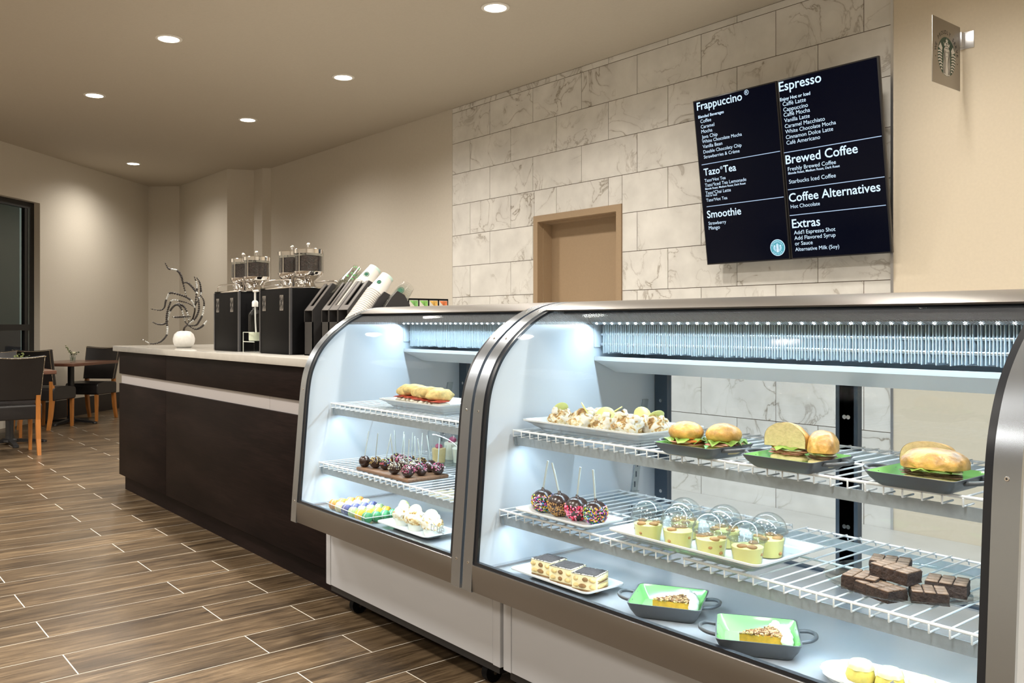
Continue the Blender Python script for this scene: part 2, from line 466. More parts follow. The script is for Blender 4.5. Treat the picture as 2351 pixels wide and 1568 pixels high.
for r in range(-1, 11):
    zt = 3.324 - TW * r; zb = zt - TW
    par = 1 if r % 2 == 0 else 0
    u = -3 + (0 if par else 1)
    while U0 + TW * u < TX1:
        x0, x1 = U0 + TW * u, U0 + TW * (u + 2)
        u += 2
        if x1 < TX0: continue
        if zb < DZ and x1 > DXL and x0 < DXR:          # cut round the door
            if zt > DZ + 0.01:
                if x0 < DXL: tile_piece(x0, DXL, zb, zt)
                if x1 > DXR: tile_piece(DXR, x1, zb, zt)
                tile_piece(max(x0, DXL), min(x1, DXR), DZ, zt)
            else:
                if x0 < DXL: tile_piece(x0, DXL, zb, zt)
                if x1 > DXR: tile_piece(DXR, x1, zb, zt)
        else:
            tile_piece(x0, x1, zb, zt)
# painted part of the back wall left of the tiles, with its stepped column, and the bay beyond
outline = [(TX0, YW), (-11.24, YW), (-11.30, 5.055), (-11.53, 5.035), (-11.66, 4.70), (-13.57, 4.70), (-13.57, 5.4), (TX0, 5.4)]
structure(MB(M_WALL).prism(outline, 0, CEIL, 'z').build('wall_back_left'))
structure(MB(M_WALL).prism([(-13.57, 4.70), (-13.905, 4.33), (-14.4, 4.33), (-14.4, 5.4), (-13.57, 5.4)], 0, CEIL, 'z').build('wall_corner'))
structure(MB(M_WALLR).box(TX1 + 0.006, 3.1, YW - 0.006, YW + 0.16, 0, CEIL).build('wall_back_right'))
structure(MB(M_ALU).box(TX1 - 0.006, TX1 + 0.010, YW - 0.012, YW + 0.1, 0, CEIL).build('trim_1'))
# window wall, at 45 degrees
Q = Vector((-13.905, 4.33)); DV = Vector((0.70, -0.714)).normalized(); NV = Vector((-DV.y, DV.x)) * -1   # NV points out of the room
if NV.x > 0: NV = -NV
wa = math.atan2(DV.y, DV.x)
def wall_obj(mb, name):
    o = mb.build(name); o.location = (Q.x, Q.y, 0); o.rotation_euler = (0, 0, wa); return structure(o)
# local x runs along the wall, local -y is outside
S0, S1, WT, WBT = 2.685, 4.75, 2.745, 0.10
wl = MB(M_WALL).box(0, S0, -0.2, 0, 0, CEIL).box(S1, 6.4, -0.2, 0, 0, CEIL).box(S0, S1, -0.2, 0, WT, CEIL).box(S0, S1, -0.2, 0, 0, WBT)
wall_obj(wl, 'wall_left')
win = wall_obj(MB(M_BLACK).box(S0, S0 + 0.09, -0.14, -0.08, WBT, WT).box(S1 - 0.09, S1, -0.14, -0.08, WBT, WT).box(S0 + 0.09, S1 - 0.09, -0.14, -0.08, WT - 0.08, WT).box(S0 + 0.09, S1 - 0.09, -0.14, -0.08, WBT, WBT + 0.08), 'window_1')
MB(M_BLACK).box(S0 + 0.09, S1 - 0.09, -0.135, -0.075, 1.15, 1.225).build('transom_bar', win)
MB(mat('anodised_stop', (0.20, 0.23, 0.22), 0.3, 0.6)).box(S0 + 0.098, S0 + 0.112, -0.125, -0.079, WBT + 0.08, WT - 0.08).build('glazing_stop', win)
MB(mat('black_sash', (0.008, 0.008, 0.009), 0.35)).box(S0 + 0.112, S0 + 0.175, -0.13, -0.085, WBT + 0.08, WT - 0.08).build('sash_stile', win)
M_WINGL = glass('dark_window_glass', (0.45, 0.5, 0.48), 0.10, 0.6)
MB(M_WINGL).box(S0 + 0.17, S1 - 0.09, -0.115, -0.105, 1.22, WT - 0.08).build('window_pane', win)
MB(M_WINGL).box(S0 + 0.17, S1 - 0.09, -0.115, -0.105, WBT + 0.08, 1.155).build('window_pane', win)
# stand-in wall outside; its two tones paint the reflection in the window glass
M_OUT = mat('reflection_upper_tone', (0.30, 0.33, 0.31), 0.9)
M_OUTD = mat('reflection_lower_tone', (0.16, 0.12, 0.17), 0.9)
ow = wall_obj(MB(M_OUT).box(S0 - 3.0, S1 + 5.0, -2.6, -2.4, 1.12, 4.0), 'reflection_wall')
MB(M_OUTD).box(S0 - 3.0, S1 + 5.0, -2.58, -2.38, 0, 1.12).build('reflection_wall_foot', ow)
P6 = Q + DV * 6.4
structure(MB(M_WALL).box(P6.x - 0.2, P6.x, -4.7, P6.y + 0.14, 0, CEIL).build('wall_left_front'))
structure(MB(M_WALL).box(P6.x - 0.2, 3.2, -4.7, -4.5, 0, CEIL).build('wall_front'))
structure(MB(M_WALL).box(3.0, 3.2, -4.5, 5.4, 0, CEIL).build('wall_right'))
M_BASE = mat('dark_baseboard', (0.014, 0.010, 0.009), 0.4)
wall_obj(MB(M_BASE).box(0.0, S0, 0.0, 0.015, 0, 0.235), 'baseboard_left')
# door in the tiled wall
dr = structure(MB(M_DOOR).box(DXL, DXL + 0.055, YW - 0.012, YW + 0.15, 0, DZ).box(DXR - 0.055, DXR, YW - 0.012, YW + 0.15, 0, DZ).box(DXL + 0.055, DXR - 0.055, YW - 0.012, YW + 0.15, DZ - 0.055, DZ).build('door_1'))
MB(M_DOOR).box(DXL + 0.055, DXL + 0.068, YW + 0.05, YW + 0.15, 0, DZ - 0.055).box(DXR - 0.068, DXR - 0.055, YW + 0.05, YW + 0.15, 0, DZ - 0.055).box(DXL + 0.068, DXR - 0.068, YW + 0.05, YW + 0.15, DZ - 0.068, DZ - 0.055).build('door_stop', dr)
MB(M_DOOR).box(DXL + 0.058, DXR - 0.058, YW + 0.15, YW + 0.195, 0.008, DZ - 0.058).build('door_leaf', dr)
MB(M_CHROME).tube([(DXR - 0.14, YW + 0.15, 1.0), (DXR - 0.14, YW + 0.09, 1.0), (DXR - 0.25, YW + 0.09, 1.0)], 0.009).build('door_handle', dr)
# ---------------------------------------------------------------- recessed ceiling lamps in view
M_LENS = mat('lamp_lens', (1, 1, 1), 0.5, emit=(1.0, 0.93, 0.82), es=14.0)
M_RIM = mat('lamp_trim', (0.75, 0.72, 0.66), 0.4)
def downlight(x, y, label, k=1.0):
    t = thing('ceiling_downlight', label, 'ceiling light', (x, y, CEIL), 0, 'round recessed lights in the ceiling')
    MB(M_RIM).lathe([(0.074, -0.001), (0.098, -0.001), (0.096, -0.006), (0.076, -0.009), (0.074, -0.001)], 40).build('trim_ring', t, 40)
    MB(M_LENS).lathe([(0.0, -0.006), (0.075, -0.006), (0.075, 0.0)], 40).build('lens', t, 40)
    spot('ceiling_lamp_light', (0, 0, -0.02), DOWN_W * k, parent=t)
downlight(-6.60, 2.206, 'recessed round ceiling light in the front row, the second nearest to the viewer')
downlight(-8.66, 2.204, 'recessed round ceiling light farthest left, over the dining chairs side')
downlight(-6.70, 3.745, 'recessed round ceiling light in the middle, above the black coffee machines')
downlight(-8.71, 3.735, 'small recessed round ceiling light near the beige stepped wall column')
downlight(-12.03, 3.55, 'smallest recessed round ceiling light, in the far corner by the window wall', .70)
downlight(-4.59, 3.732, 'largest recessed round ceiling light, nearest the marble tiled wall at top')

# ---------------------------------------------------------------- refrigerated display cases
PROF = [Vector(p) for p in ((1.646, .400), (1.651, .487), (1.662, .62), (1.675, .78), (1.688, .93), (1.700, 1.010), (1.721, 1.070), (1.752, 1.124),
        (1.795, 1.172), (1.842, 1.211), (1.896, 1.247), (1.961, 1.277), (2.013, 1.293), (2.072, 1.303), (2.13, 1.306))]
CURVE = spline(PROF, 4)
BACK = 2.520
def between(pts, ymin, ymax, zmin=0):
    out = [p for p in pts if ymin <= p.x <= ymax and p.y >= zmin]
    i = pts.index(out[0])
    if i and zmin and out[0].y > zmin + 1e-4:          # start exactly at the sill
        a, b = pts[i - 1], out[0]; out = [a.lerp(b, (zmin - a.y) / (b.y - a.y))] + out
    elif i and ymin and out[0].x > ymin + 1e-4:
        a, b = pts[i - 1], out[0]; out = [a.lerp(b, (ymin - a.x) / (b.x - a.x))] + out
    return out
def sheet(mb, pts, d0, d1, x0, x1):
    a = offset2(pts, d0); b = offset2(pts, d1)
    return mb.prism([(p.x, p.y) for p in a] + [(p.x, p.y) for p in reversed(b)], x0, x1, 'x')
M_LEDS = mat('led_dots', (1, 1, 1), 0.5, emit=(0.85, 0.95, 1.0), es=18.0)
M_COIL = mat('coil_fins', (0.70, 0.76, 0.80), 0.35, 0.25)
def wire_shelf(case, xa, xb, yf, yr, z, tag_bar):
    s = MB(M_WIRE)
    r = 0.0031
    for yy in (yf, yf + (yr - yf) * 0.45, yr):
        s.tube([(xa, yy, z - 2 * r if yy != yf else z - r * 0.5), (xb, yy, z - 2 * r if yy != yf else z - r * 0.5)], r, 6)
    n = max(2, int(round((xb - xa) / 0.0405)))
    for i in range(n):
        x = xa + 0.006 + (xb - xa - 0.012) * i / (n - 1)
        s.tube([(x, yr + 0.008, z - 0.016), (x, yr + 0.006, z), (x, yf - 0.002, z), (x, yf - 0.003, z - 0.019), (x, yf + 0.05, z - 0.019)], 0.0021, 5)
    return s.build('wire_shelf', case, 50)
def display_case(x0, x1, label, panels, doors):
    t = thing('display_case', label, 'display case', ((x0 + x1) / 2, 2.1, 0), 0, 'curved glass display cases')
    off = Vector(((x0 + x1) / 2, 2.1, 0))
    def P(mb, name, smooth=None, parent=None):
        mb.v = [(a - off.x, b - off.y, c) for a, b, c in mb.v]
        return mb.build(name, parent or t, smooth)
    TW_ = 0.046
    # base
    P(MB(M_CASEOUT).rbox(x0 + .0405, x1 - .0405, 1.812, 2.50, .108, .402, .003), 'base_panel', 40)
    for a, b in ((x0, x0 + .0395), (x1 - .0395, x1)): P(MB(M_CASEOUT).rbox(a, b, 1.810, 2.50, .106, .402, .004), 'corner_post', 40)
    P(MB(M_BLACK).box(x0 + .02, x1 - .02, 1.825, 2.48, .078, .107), 'base_frame')
    for cx_ in (x0 + .14, x1 - .14):
        for cy_ in (1.89, 2.40):
            c = P(MB(M_BLACKP).tube([(cx_ - .014, cy_, .036), (cx_ + .014, cy_, .036)], .036, 18).box(cx_ - .022, cx_ + .022, cy_ - .012, cy_ + .02, .05, .080), 'caster', 40)
            P(MB(M_CHROME).tube([(cx_ - .02, cy_, .036), (cx_ + .02, cy_, .036)], .009, 10).cyl((cx_, cy_, .060), .018, .02, 14), 'axle', 40, c)
    # cabinet shell
    P(MB(M_STEEL).rbox(x0 + TW_, x1 - TW_, 1.647, 1.668, .402, .485, .0025), 'apron', 40)
    P(MB(M_CASEOUT).box(x0 + .01, x1 - .01, 1.66, BACK, .402, .412), 'cabinet_floor')
    inner = offset2(CURVE, 0.010)
    for a, b in ((x0 + .001, x0 + .050), (x1 - .050, x1 - .001)):
        pts = [(p.x, p.y) for p in inner] + [(BACK, 1.296), (BACK, .413), (1.67, .413)]
        P(MB(M_CASEIN).prism(pts, a, b, 'x'), 'end_panel', 30)
    tl = [Vector((1.646, .400))] + CURVE[1:] + [Vector((2.3, 1.307)), Vector((BACK, 1.307))]
    for a, b in ((x0 - .0005, x0 + TW_), (x1 - TW_, x1 + .0005)):
        tr = P(sheet(MB(M_STEEL_S), tl, -0.0015, 0.0085, a, b), 'end_trim', 35)
        e = x0 if a < (x0 + x1) / 2 else x1
        for kk in (4, 17, 33, 43):
            p = CURVE[kk]; tt = (CURVE[kk + 1] - CURVE[kk - 1]).normalized(); nn = Vector((-tt.y, tt.x))
            cx_ = (a + b) / 2
            q = [(cx_, p.x + nn.x * d, p.y + nn.y * d) for d in (0.0005, 0.0032)]
            P(MB(M_CHROME).tube(q, .0052, 12, .0040), 'screw', 40, tr)
            P(MB(M_BLACK).tube([(cx_, p.x + nn.x * d, p.y + nn.y * d) for d in (0.003, 0.0036)], .0022, 4), 'screw_slot', None, tr)
    gk = between(CURVE, 1.64, 2.12, .487)
    for a, b in ((x0 + TW_ + .0005, x0 + TW_ + .016), (x1 - TW_ - .016, x1 - TW_ - .0005)):
        P(sheet(MB(M_GASKET), gk, 0.003, 0.012, a, b), 'gasket', 35)
    P(MB(M_GASKET).box(x0 + TW_, x1 - TW_, 1.654, 1.668, .4855, .494), 'sill_gasket')
    P(sheet(MB(M_GLASS), between(CURVE, 1.64, 2.08, .495), 0.0045, 0.0095, x0 + TW_ + .004, x1 - TW_ - .004), 'front_glass', 40)
    P(sheet(MB(M_FRIT), between(CURVE, 1.896, 1.975), 0.0100, 0.0112, x0 + TW_ + .018, x1 - TW_ - .018), 'dotted_band', 40)
    P(sheet(MB(M_FRIT2), between(CURVE, 1.880, 1.898), 0.0100, 0.0112, x0 + TW_ + .018, x1 - TW_ - .018), 'sparse_dotted_band', 40)
    cap = between(CURVE, 1.955, 2.2) + [Vector((2.3, 1.307)), Vector((BACK, 1.307))]
    cp = sheet(MB(M_STEEL), cap, -0.001, 0.0035, x0 + TW_ + .0005, x1 - TW_ - .0005)
    cp.box(x0 + TW_ + .0005, x1 - TW_ - .0005, BACK - .003, BACK, 1.05, 1.304)
    P(cp, 'top_cap', 35)
    P(MB(M_NAVY).box(x0 + .052, x1 - .052, 2.035, 2.50, 1.262, 1.285), 'canopy_liner')
    # lighting
    lh = P(MB(M_GALV).prism([(2.155, 1.262), (2.155, 1.236), (2.166, 1.228), (2.19, 1.228), (2.19, 1.262)], x0 + .056, x1 - .056, 'x'), 'led_housing')
    ld = MB(M_LEDS)
    nl = int((x1 - x0 - .16) / .034)
    for i in range(nl):
        xx = x0 + .08 + (x1 - x0 - .16) * i / (nl - 1)
        ld.at((xx, 2.1595, 1.2312), rx=math.radians(-36)).box(-.0032, .0032, -.003, .003, -.0016, .0016)
    ld.at()
    stuff(P(ld, 'led_dots', None, lh))
    ln = x1 - x0 - .14
    ob = strip_light('case_light', ((x0 + x1) / 2 - off.x, 2.148 - off.y, 1.228), (math.radians(-24), 0, 0), ln, .012, LED_W * ln * 1.15, parent=t)
    # interior
    P(MB(M_DECK).box(x0 + .051, x1 - .051, 1.669, 2.49, .4125, .4655), 'deck')
    for a in (x0 + .051, x1 - .069): P(MB(M_ALU).box(a, a + .018, 1.67, 2.48, .466, .472), 'deck_rail')
    for a, b in ((x0 + .051, x0 + .055), (x1 - .055, x1 - .051)):
        P(MB(M_CASEIN).box(a, b, 2.176, 2.26, 1.150, 1.261), 'coil_bracket')
        st = MB(M_GALV)
        st.prism([(2.335, .47), (2.365, .47), (2.455, .955), (2.425, .955)], a, b, 'x')
        so = P(st, 'shelf_standard')
        sl = MB(M_NAVY)
        for i in range(12):
            f = i / 12; yy = 2.350 + .09 * f; zz = .50 + .43 * f
            sl.box(a - .0008, b + .0008, yy - .003, yy + .003, zz, zz + .02)
        P(sl, 'slot_row', None, so)
    fin = MB(M_COIL)
    nf = int((x1 - x0 - .15) / .0085)
    for i in range(nf):
        xx = x0 + .075 + (x1 - x0 - .15) * i / (nf - 1)
        jz = random.uniform(-.004, .004); jx = random.uniform(-.0012, .0012)
        fin.box(xx + jx, xx + .0016 + jx, 2.196 + random.uniform(0, .002), 2.26, 1.132 + jz, 1.236)
    stuff(P(fin, 'coil_fins'))
    P(MB(M_CASEIN).box(x0 + .075, x1 - .075, 2.26, 2.42, 1.128, 1.240), 'coil_block')
    for zz in (1.16, 1.195): P(MB(M_ALU).tube([(x0 + .06, 2.206, zz), (x1 - .06, 2.206, zz)], .006, 10), 'coil_tube', 50)
    P(MB(M_GLASS).box(x0 + .06, x1 - .06, 2.1835, 2.1855, 1.118, 1.226), 'drip_shield')
    P(MB(M_WIRE).prism([(2.178, 1.118), (2.178, 1.104), (2.285, 1.060), (2.485, 1.050), (2.485, 1.057), (2.288, 1.067), (2.186, 1.111), (2.186, 1.118)], x0 + .052, x1 - .052, 'x'), 'drip_pan')
    P(MB(M_CASEIN).box(x0 + .052, x1 - .052, 2.44, 2.49, 1.058, 1.260), 'coil_back')
    # rear doors
    for a, b in doors:
        f = MB(M_NAVY)
        f.box(a, b, 2.494, 2.514, 1.045, 1.075)
        fr = P(f, 'rear_door')
        P(MB(M_NAVY).box(a, b, 2.494, 2.514, .413, .472), 'bottom_rail', None, fr)
        for (p, q) in ((a, a + .058), (b - .058, b)):
            P(MB(M_NAVY).box(p, q, 2.492, 2.516, .472, 1.045), 'door_stile', None, fr)
            for zz in (.62, .95): P(MB(M_CHROME).tube([((p + q) / 2, 2.492, zz), ((p + q) / 2, 2.490, zz)], .0065, 12), 'screw', None, fr)
        P(MB(M_GLASSR).box(a + .058, b - .058, 2.502, 2.507, .472, 1.045), 'door_glass', None, fr)
    # shelves
    for z, yf, yr in ((.893, 1.803, 2.312), (.647, 1.747, 2.292)):
        for a, b in panels: wire = wire_shelf_local(t, off, a, b, yf, yr, z)
        bar = P(MB(M_GALV).prism([(yf + .010, z - .022), (yf + .014, z - .050), (yf + .050, z - .050), (yf + .050, z - .046), (yf + .018, z - .046), (yf + .014, z - .022)], x0 + .066, x1 - .066, 'x'), 'shelf_rail')
        P(MB(M_GALV).box(x0 + .066, x1 - .066, yr - .03, yr - .027, z - .035, z - .010), 'shelf_rail')
        for a in (x0 + .056, x1 - .063): P(MB(M_GALV).prism([(yf + .008, z - .018), (yf + .008, z - .048), (yf + .03, z - .055), (2.36, z - .06), (2.40, z - .018)], a, a + .004, 'x'), 'shelf_bracket')
        strip_light('shelf_light', ((x0 + x1) / 2 - off.x, yf + .034 - off.y, z - .0515), (math.radians(12), 0, 0), ln - .03, .010, LED_W * ln * .62, parent=t)
    return t
def wire_shelf_local(t, off, a, b, yf, yr, z):
    s = MB(M_WIRE); r = .0031
    X = lambda v: v - off.x
    Y = lambda v: v - off.y
    s.tube([(X(a), Y(yf), z - .002), (X(b), Y(yf), z - .002)], .0036, 8)
    for yy in (yf + (yr - yf) * .47, yr):
        s.tube([(X(a), Y(yy), z - .0048), (X(b), Y(yy), z - .0048)], r, 6)
    n = max(2, int(round((b - a) / .0405)) + 1)
    for i in range(n):
        x = X(a + .004 + (b - a - .008) * i / (n - 1))
        s.tube([(x, Y(yr + .010), z - .016), (x, Y(yr + .006), z - .0021), (x, Y(yf + .001), z - .0021), (x, Y(yf - .003), z - .005), (x, Y(yf - .003), z - .020), (x, Y(yf + .045), z - .020)], .0021, 6)
    return s.build('wire_shelf', t, 50)
CA0, CA1, CB0, CB1 = -3.390, -2.202, -2.187, -0.620
caseA = display_case(CA0, CA1, 'shorter curved glass pastry display case beside the dark wood counter', [(CA0 + .06, CA1 - .06)], [(CA0 + .052, -2.75), (-2.80, CA1 - .052)])
caseB = display_case(CB0, CB1, 'longer curved glass display case with sandwiches, nearest the viewer', [(CB0 + .06, -1.447), (-1.403, CB1 - .06)], [(CB0 + .052, -1.355), (-1.425, CB1 - .052)])
# maker's lettering on the glass
M_LOGO = mat('etched_lettering', (0.33, 0.39, 0.42), 0.5)
def glass_lettering(case, x, z, wd):
    v, f, _ = text_geo('true', width=wd, bold=0.0)
    off = case.location
    def yy(zz):
        for i in range(len(CURVE) - 1):
            if CURVE[i].y <= zz <= CURVE[i + 1].y:
                k = (zz - CURVE[i].y) / (CURVE[i + 1].y - CURVE[i].y); return CURVE[i].x + k * (CURVE[i + 1].x - CURVE[i].x)
        return 1.66
    MB(M_LOGO).add([(x - off.x + p[0], yy(z + p[1]) - off.y + .0040, z + p[1]) for p in v], f).build('glass_lettering', case)
glass_lettering(caseA, -2.385, .545, .080)
glass_lettering(caseB, -0.838, .522, .078)

# ---------------------------------------------------------------- dark wood counter
cab = thing('counter_cabinet', 'dark stained wood service counter front with grey recessed band and toe kick', 'counter', (-5.09, 2.3, 0))
def CP(mb, name, smooth=None, parent=None):
    mb.v = [(a + 5.09, b - 2.3, c) for a, b, c in mb.v]
    return mb.build(name, parent or cab, smooth)
XL_, XR_ = -6.783, -3.396
CP(MB(M_ESP).box(XL_ + .03, XR_, 1.935, 2.70, 0.0, .114), 'toe_kick')
CP(MB(M_ESP).box(XL_ + .004, XR_, 1.925, 2.74, .114, 1.027), 'carcass')
SEAM = -5.74
for a, b in ((XL_, SEAM - .001), (SEAM + .001, XR_)):
    CP(MB(M_ESP).rbox(a, b, 1.900, 1.924, .112, .790, .0015), 'lower_panel', 40)
    CP(MB(M_ESP).rbox(a, b, 1.900, 1.924, .862, 1.027, .0015), 'upper_panel', 40)
M_BAND = mat('grey_laminate_band', (0.40, 0.38, 0.385), 0.35)
for a, b in ((XL_ + .012, -4.187), (-4.185, XR_)): CP(MB(M_BAND).box(a, b, 1.914, 1.9245, .7905, .8615), 'reveal_band')
M_STONE = mat('pale_stone_worktop', (0.50, 0.48, 0.44), 0.10, var=0.05, scale=14, coat=0.25)
wt = MB(M_STONE).rbox(-6.852 + 5.09, -3.396 + 5.09, 1.872 - 2.3, 2.80 - 2.3, 1.027, 1.067, .003).build('stone_worktop', None, 40)
wt.location = (-5.09, 2.3, 0)
tag(wt, 'pale polished stone worktop laid along the dark wood counter', 'worktop')
# ---------------------------------------------------------------- emblem used on signs and cups
def emblem(parent, make, r, green, white, y=0.0, lines=None, ring=False):
    """round emblem in the local xz plane, facing -y: disc, crowned long-haired figure, lines"""
    lines = lines or green
    def poly(mb, pts, yy):
        mb.add([(a * r, yy, b * r) for a, b in pts], [tuple(range(len(pts)))])
    d = MB(green); poly(d, [(math.cos(2 * PI * k / 48), math.sin(2 * PI * k / 48)) for k in range(48)], y)
    make(d, 'emblem_disc', parent)
    k = 0.62 if ring else 1.0
    S = lambda pts: [(a * k, b * k) for a, b in pts]
    f = MB(white)
    # hair and body
    poly(f, S([(-.30, .36), (-.17, .50), (0, .54), (.17, .50), (.30, .36), (.36, .10), (.34, -.2), (.40, -.5), (.36, -.93), (0, -.995), (-.36, -.93), (-.40, -.5), (-.34, -.2), (-.36, .10)]), y - .0006)
    # crown and star
    poly(f, S([(-.27, .50), (-.34, .72), (-.20, .62), (-.12, .78), (-.05, .62), (.05, .62), (.12, .78), (.20, .62), (.34, .72), (.27, .50), (0, .58)]), y - .0006)
    st = []
    for i in range(10):
        a = PI / 2 + i * PI / 5; rr = .17 if i % 2 == 0 else .07
        st.append((rr * math.cos(a), .80 + rr * math.sin(a)))
    poly(f, S(st), y - .0009)
    # raised tails, striped
    for s_ in (-1, 1):
        poly(f, S([(s_ * .48, .38), (s_ * .70, .62), (s_ * .78, .50), (s_ * .92, .36), (s_ * .70, .26), (s_ * .55, .20)]), y - .0006)
        for i in range(7):
            zt = .16 - i * .145; xo = math.sqrt(max(0.02, .985 - (zt - .04) ** 2)); xi = .52 - (.05 if i > 3 else 0)
            if xo < xi + .05: continue
            xm = (xo + xi) / 2
            poly(f, S([(s_ * xi, zt + .02), (s_ * xm, zt + .075), (s_ * xo, zt + .02), (s_ * (xo - .01), zt - .06), (s_ * xm, zt - .005), (s_ * xi, zt - .055)]), y - .0006)
    make(f, 'emblem_figure', parent)
    l = MB(lines)
    for s_ in (-1, 1):
        for xx, ph in ((.155, 0), (.235, .5), (.30, 1.0)):
            c = [(s_ * (xx + .035 * math.sin(t * 9 + ph)), .30 - t * 1.2) for t in [q / 14 for q in range(15)]]
            for i in range(14):
                (a, b), (a2, b2) = c[i], c[i + 1]
                poly(l, S([(a - .016, b), (a + .016, b), (a2 + .016, b2), (a2 - .016, b2)]), y - .0012)
        poly(l, S([(s_ * .03, .235), (s_ * .12, .25), (s_ * .11, .20), (s_ * .04, .20)]), y - .0012)
    poly(l, S([(-.05, .02), (.05, .02), (.02, -.02), (-.02, -.02)]), y - .0012)
    poly(l, S([(-.15, .44), (.15, .44), (.22, .36), (.12, .41), (-.12, .41), (-.22, .36)]), y - .0012)
    make(l, 'emblem_lines', parent)

# ---------------------------------------------------------------- menu screens
M_SCR = mat('black_screen', (0.0012, 0.0015, 0.003), 0.16, spec=0.10, emit=(0.10, 0.14, 0.5), es=0.012)
M_BEZ = mat('screen_bezel', (0.022, 0.021, 0.022), 0.3)
M_TXT = mat('lit_lettering', (0.1, 0.1, 0.1), 0.5, emit=(0.60, 0.80, 1.0), es=1.15)
M_TXTB = mat('lit_rule', (0.1, 0.1, 0.1), 0.5, emit=(0.45, 0.66, 0.95), es=0.85)
M_LGREEN = mat('lit_teal', (0.05, 0.1, 0.1), 0.5, emit=(0.06, 0.42, 0.55), es=0.75)
M_LDARK = mat('lit_dark', (0.01, 0.02, 0.02), 0.5, emit=(0.02, 0.10, 0.13), es=0.6)
LEFT = [("Frappuccino", .032, 1.067, .364, .012), ("®", .415, 1.092, .034, 0), ("Blended Beverages", .036, 1.011, .210, .014), ("Coffee", .051, .977, .089, 0),
 ("Caramel", .051, .940, .111, 0), ("Mocha", .052, .907, .090, 0), ("Java Chip", .051, .871, .130, 0), ("White Chocolate Mocha", .051, .839, .320, 0),
 ("Vanilla Bean", .052, .805, .161, 0), ("Double Chocolaty Chip", .054, .769, .308, 0), ("Strawberries & Crème", .054, .734, .289, 0), (None, .030, .695, .612, 0),
 ("Tazo®Tea", .041, .619, .264, .012), ("Tazo® Hot Tea", .042, .574, .174, 0), ("Tazo® Iced Tea Lemonade", .042, .541, .334, 0),
 ("Blonde Roast, Medium Roast, Dark Roast", .042, .520, .327, .01), ("Tazo® Chai Latte", .042, .487, .207, 0), ("Hot or Iced", .043, .472, .091, .01), ("Tazo® Hot Tea", .042, .438, .174, 0),
 (None, .041, .404, .600, 0), ("Smoothie", .038, .325, .277, .012), ("Strawberry", .044, .277, .145, 0), ("Mango", .043, .244, .092, 0)]
RIGHT = [("Espresso", .009, 1.064, .288, .012), ("Enjoy Hot or Iced", .010, 1.003, .208, .016), ("Caffè Latte", .026, .969, .160, 0), ("Cappuccino", .027, .934, .170, 0),
 ("Caffè Mocha", .027, .902, .181, 0), ("Vanilla Latte", .028, .867, .175, 0), ("Caramel Macchiato", .028, .831, .273, 0), ("White Chocolate Mocha", .029, .797, .341, 0),
 ("Cinnamon Dolce Latte", .030, .762, .319, 0), ("Café Americano", .031, .727, .230, 0), (None, .007, .680, .634, 0), ("Brewed Coffee", .015, .607, .478, .012),
 ("Freshly Brewed Coffee", .026, .562, .325, 0), ("Blonde Roast, Medium Roast, Dark Roast", .026, .540, .348, .01), ("Starbucks Iced Coffee", .027, .482, .317, 0), (None, .015, .445, .627, 0),
 ("Coffee Alternatives", .017, .367, .596, .012), ("Hot Chocolate", .025, .325, .201, 0), (None, .013, .281, .625, 0), ("Extras", .024, .200, .194, .012),
 ("Add'l Espresso Shot", .033, .158, .282, 0), ("Add Flavored Syrup", .033, .123, .280, 0), ("or Sauce", .034, .088, .123, 0), ("Alternative Milk (Soy)", .033, .051, .298, 0)]
TILT = math.atan2(.160, 1.125)
def menu_screen(x0, lines, label, logo):
    t = thing('menu_screen', label, 'menu screen', (x0, 5.05, 1.645), 0, 'menu screens on the tiled wall')
    t.rotation_euler = (TILT, 0, 0)
    W_, H_ = .653, 1.136
    MB(M_BEZ).rbox(0, W_, .001, .026, 0, H_, .003).build('bezel', t, 40)
    MB(M_BEZ).prism([(.026, .03), (.060, .16), (.060, .98), (.026, 1.106)], .02, W_ - .02, 'x').build('rear_housing', t)
    s = MB(M_SCR).box(.009, W_ - .009, -.0006, .002, .009, H_ - .009).build('screen', t)
    tx = MB(M_TXT, M_TXTB)
    for body, u, v, wd, bold in lines:
        if body is None:
            tx.use(M_TXTB).box(u, u + wd, -.0016, -.0010, v - .0022, v + .0022)
        else:
            tx.use(M_TXT)
            a, f, _ = text_reg(body, wd, bold)
            tx.add([(u + p[0], -.0014, v + p[1]) for p in a], f)
    tx.build('menu_lettering', s)
    if logo:
        lg = MB(M_TXT)
        cx_, cz_, R = .568, .083, .054
        lg.add([(cx_ + R * math.cos(2 * PI * k / 40), -.0010, cz_ + R * math.sin(2 * PI * k / 40)) for k in range(40)], [tuple(range(40))])
        lg.build('logo_rim', s)
        def mk(mb, name, par):
            mb.v = [(a + cx_, b - .0016, c + cz_) for a, b, c in mb.v]
            return mb.build(name, par)
        emblem(s, mk, .050, M_LGREEN, M_TXT, 0, M_LDARK, ring=True)
        at = MB(M_TXT)
        arc_text(at, 'STARBUCKS', .0355, -68, 68, .0125, cx_, cz_, -.0032)
        arc_text(at, 'COFFEE', .0455, 226, 134, .0125, cx_, cz_, -.0032, inward=True)
        at.build('logo_lettering', s)
    MB(M_BLACK).box(W_ / 2 - .12, W_ / 2 + .12, .058, .160, .40, .62).build('wall_mount', t)
menu_screen(-3.851, LEFT, 'left black menu screen listing blended drinks, tea and smoothies', True)
menu_screen(-3.190, RIGHT, 'right black menu screen listing espresso, brewed coffee and extras', False)

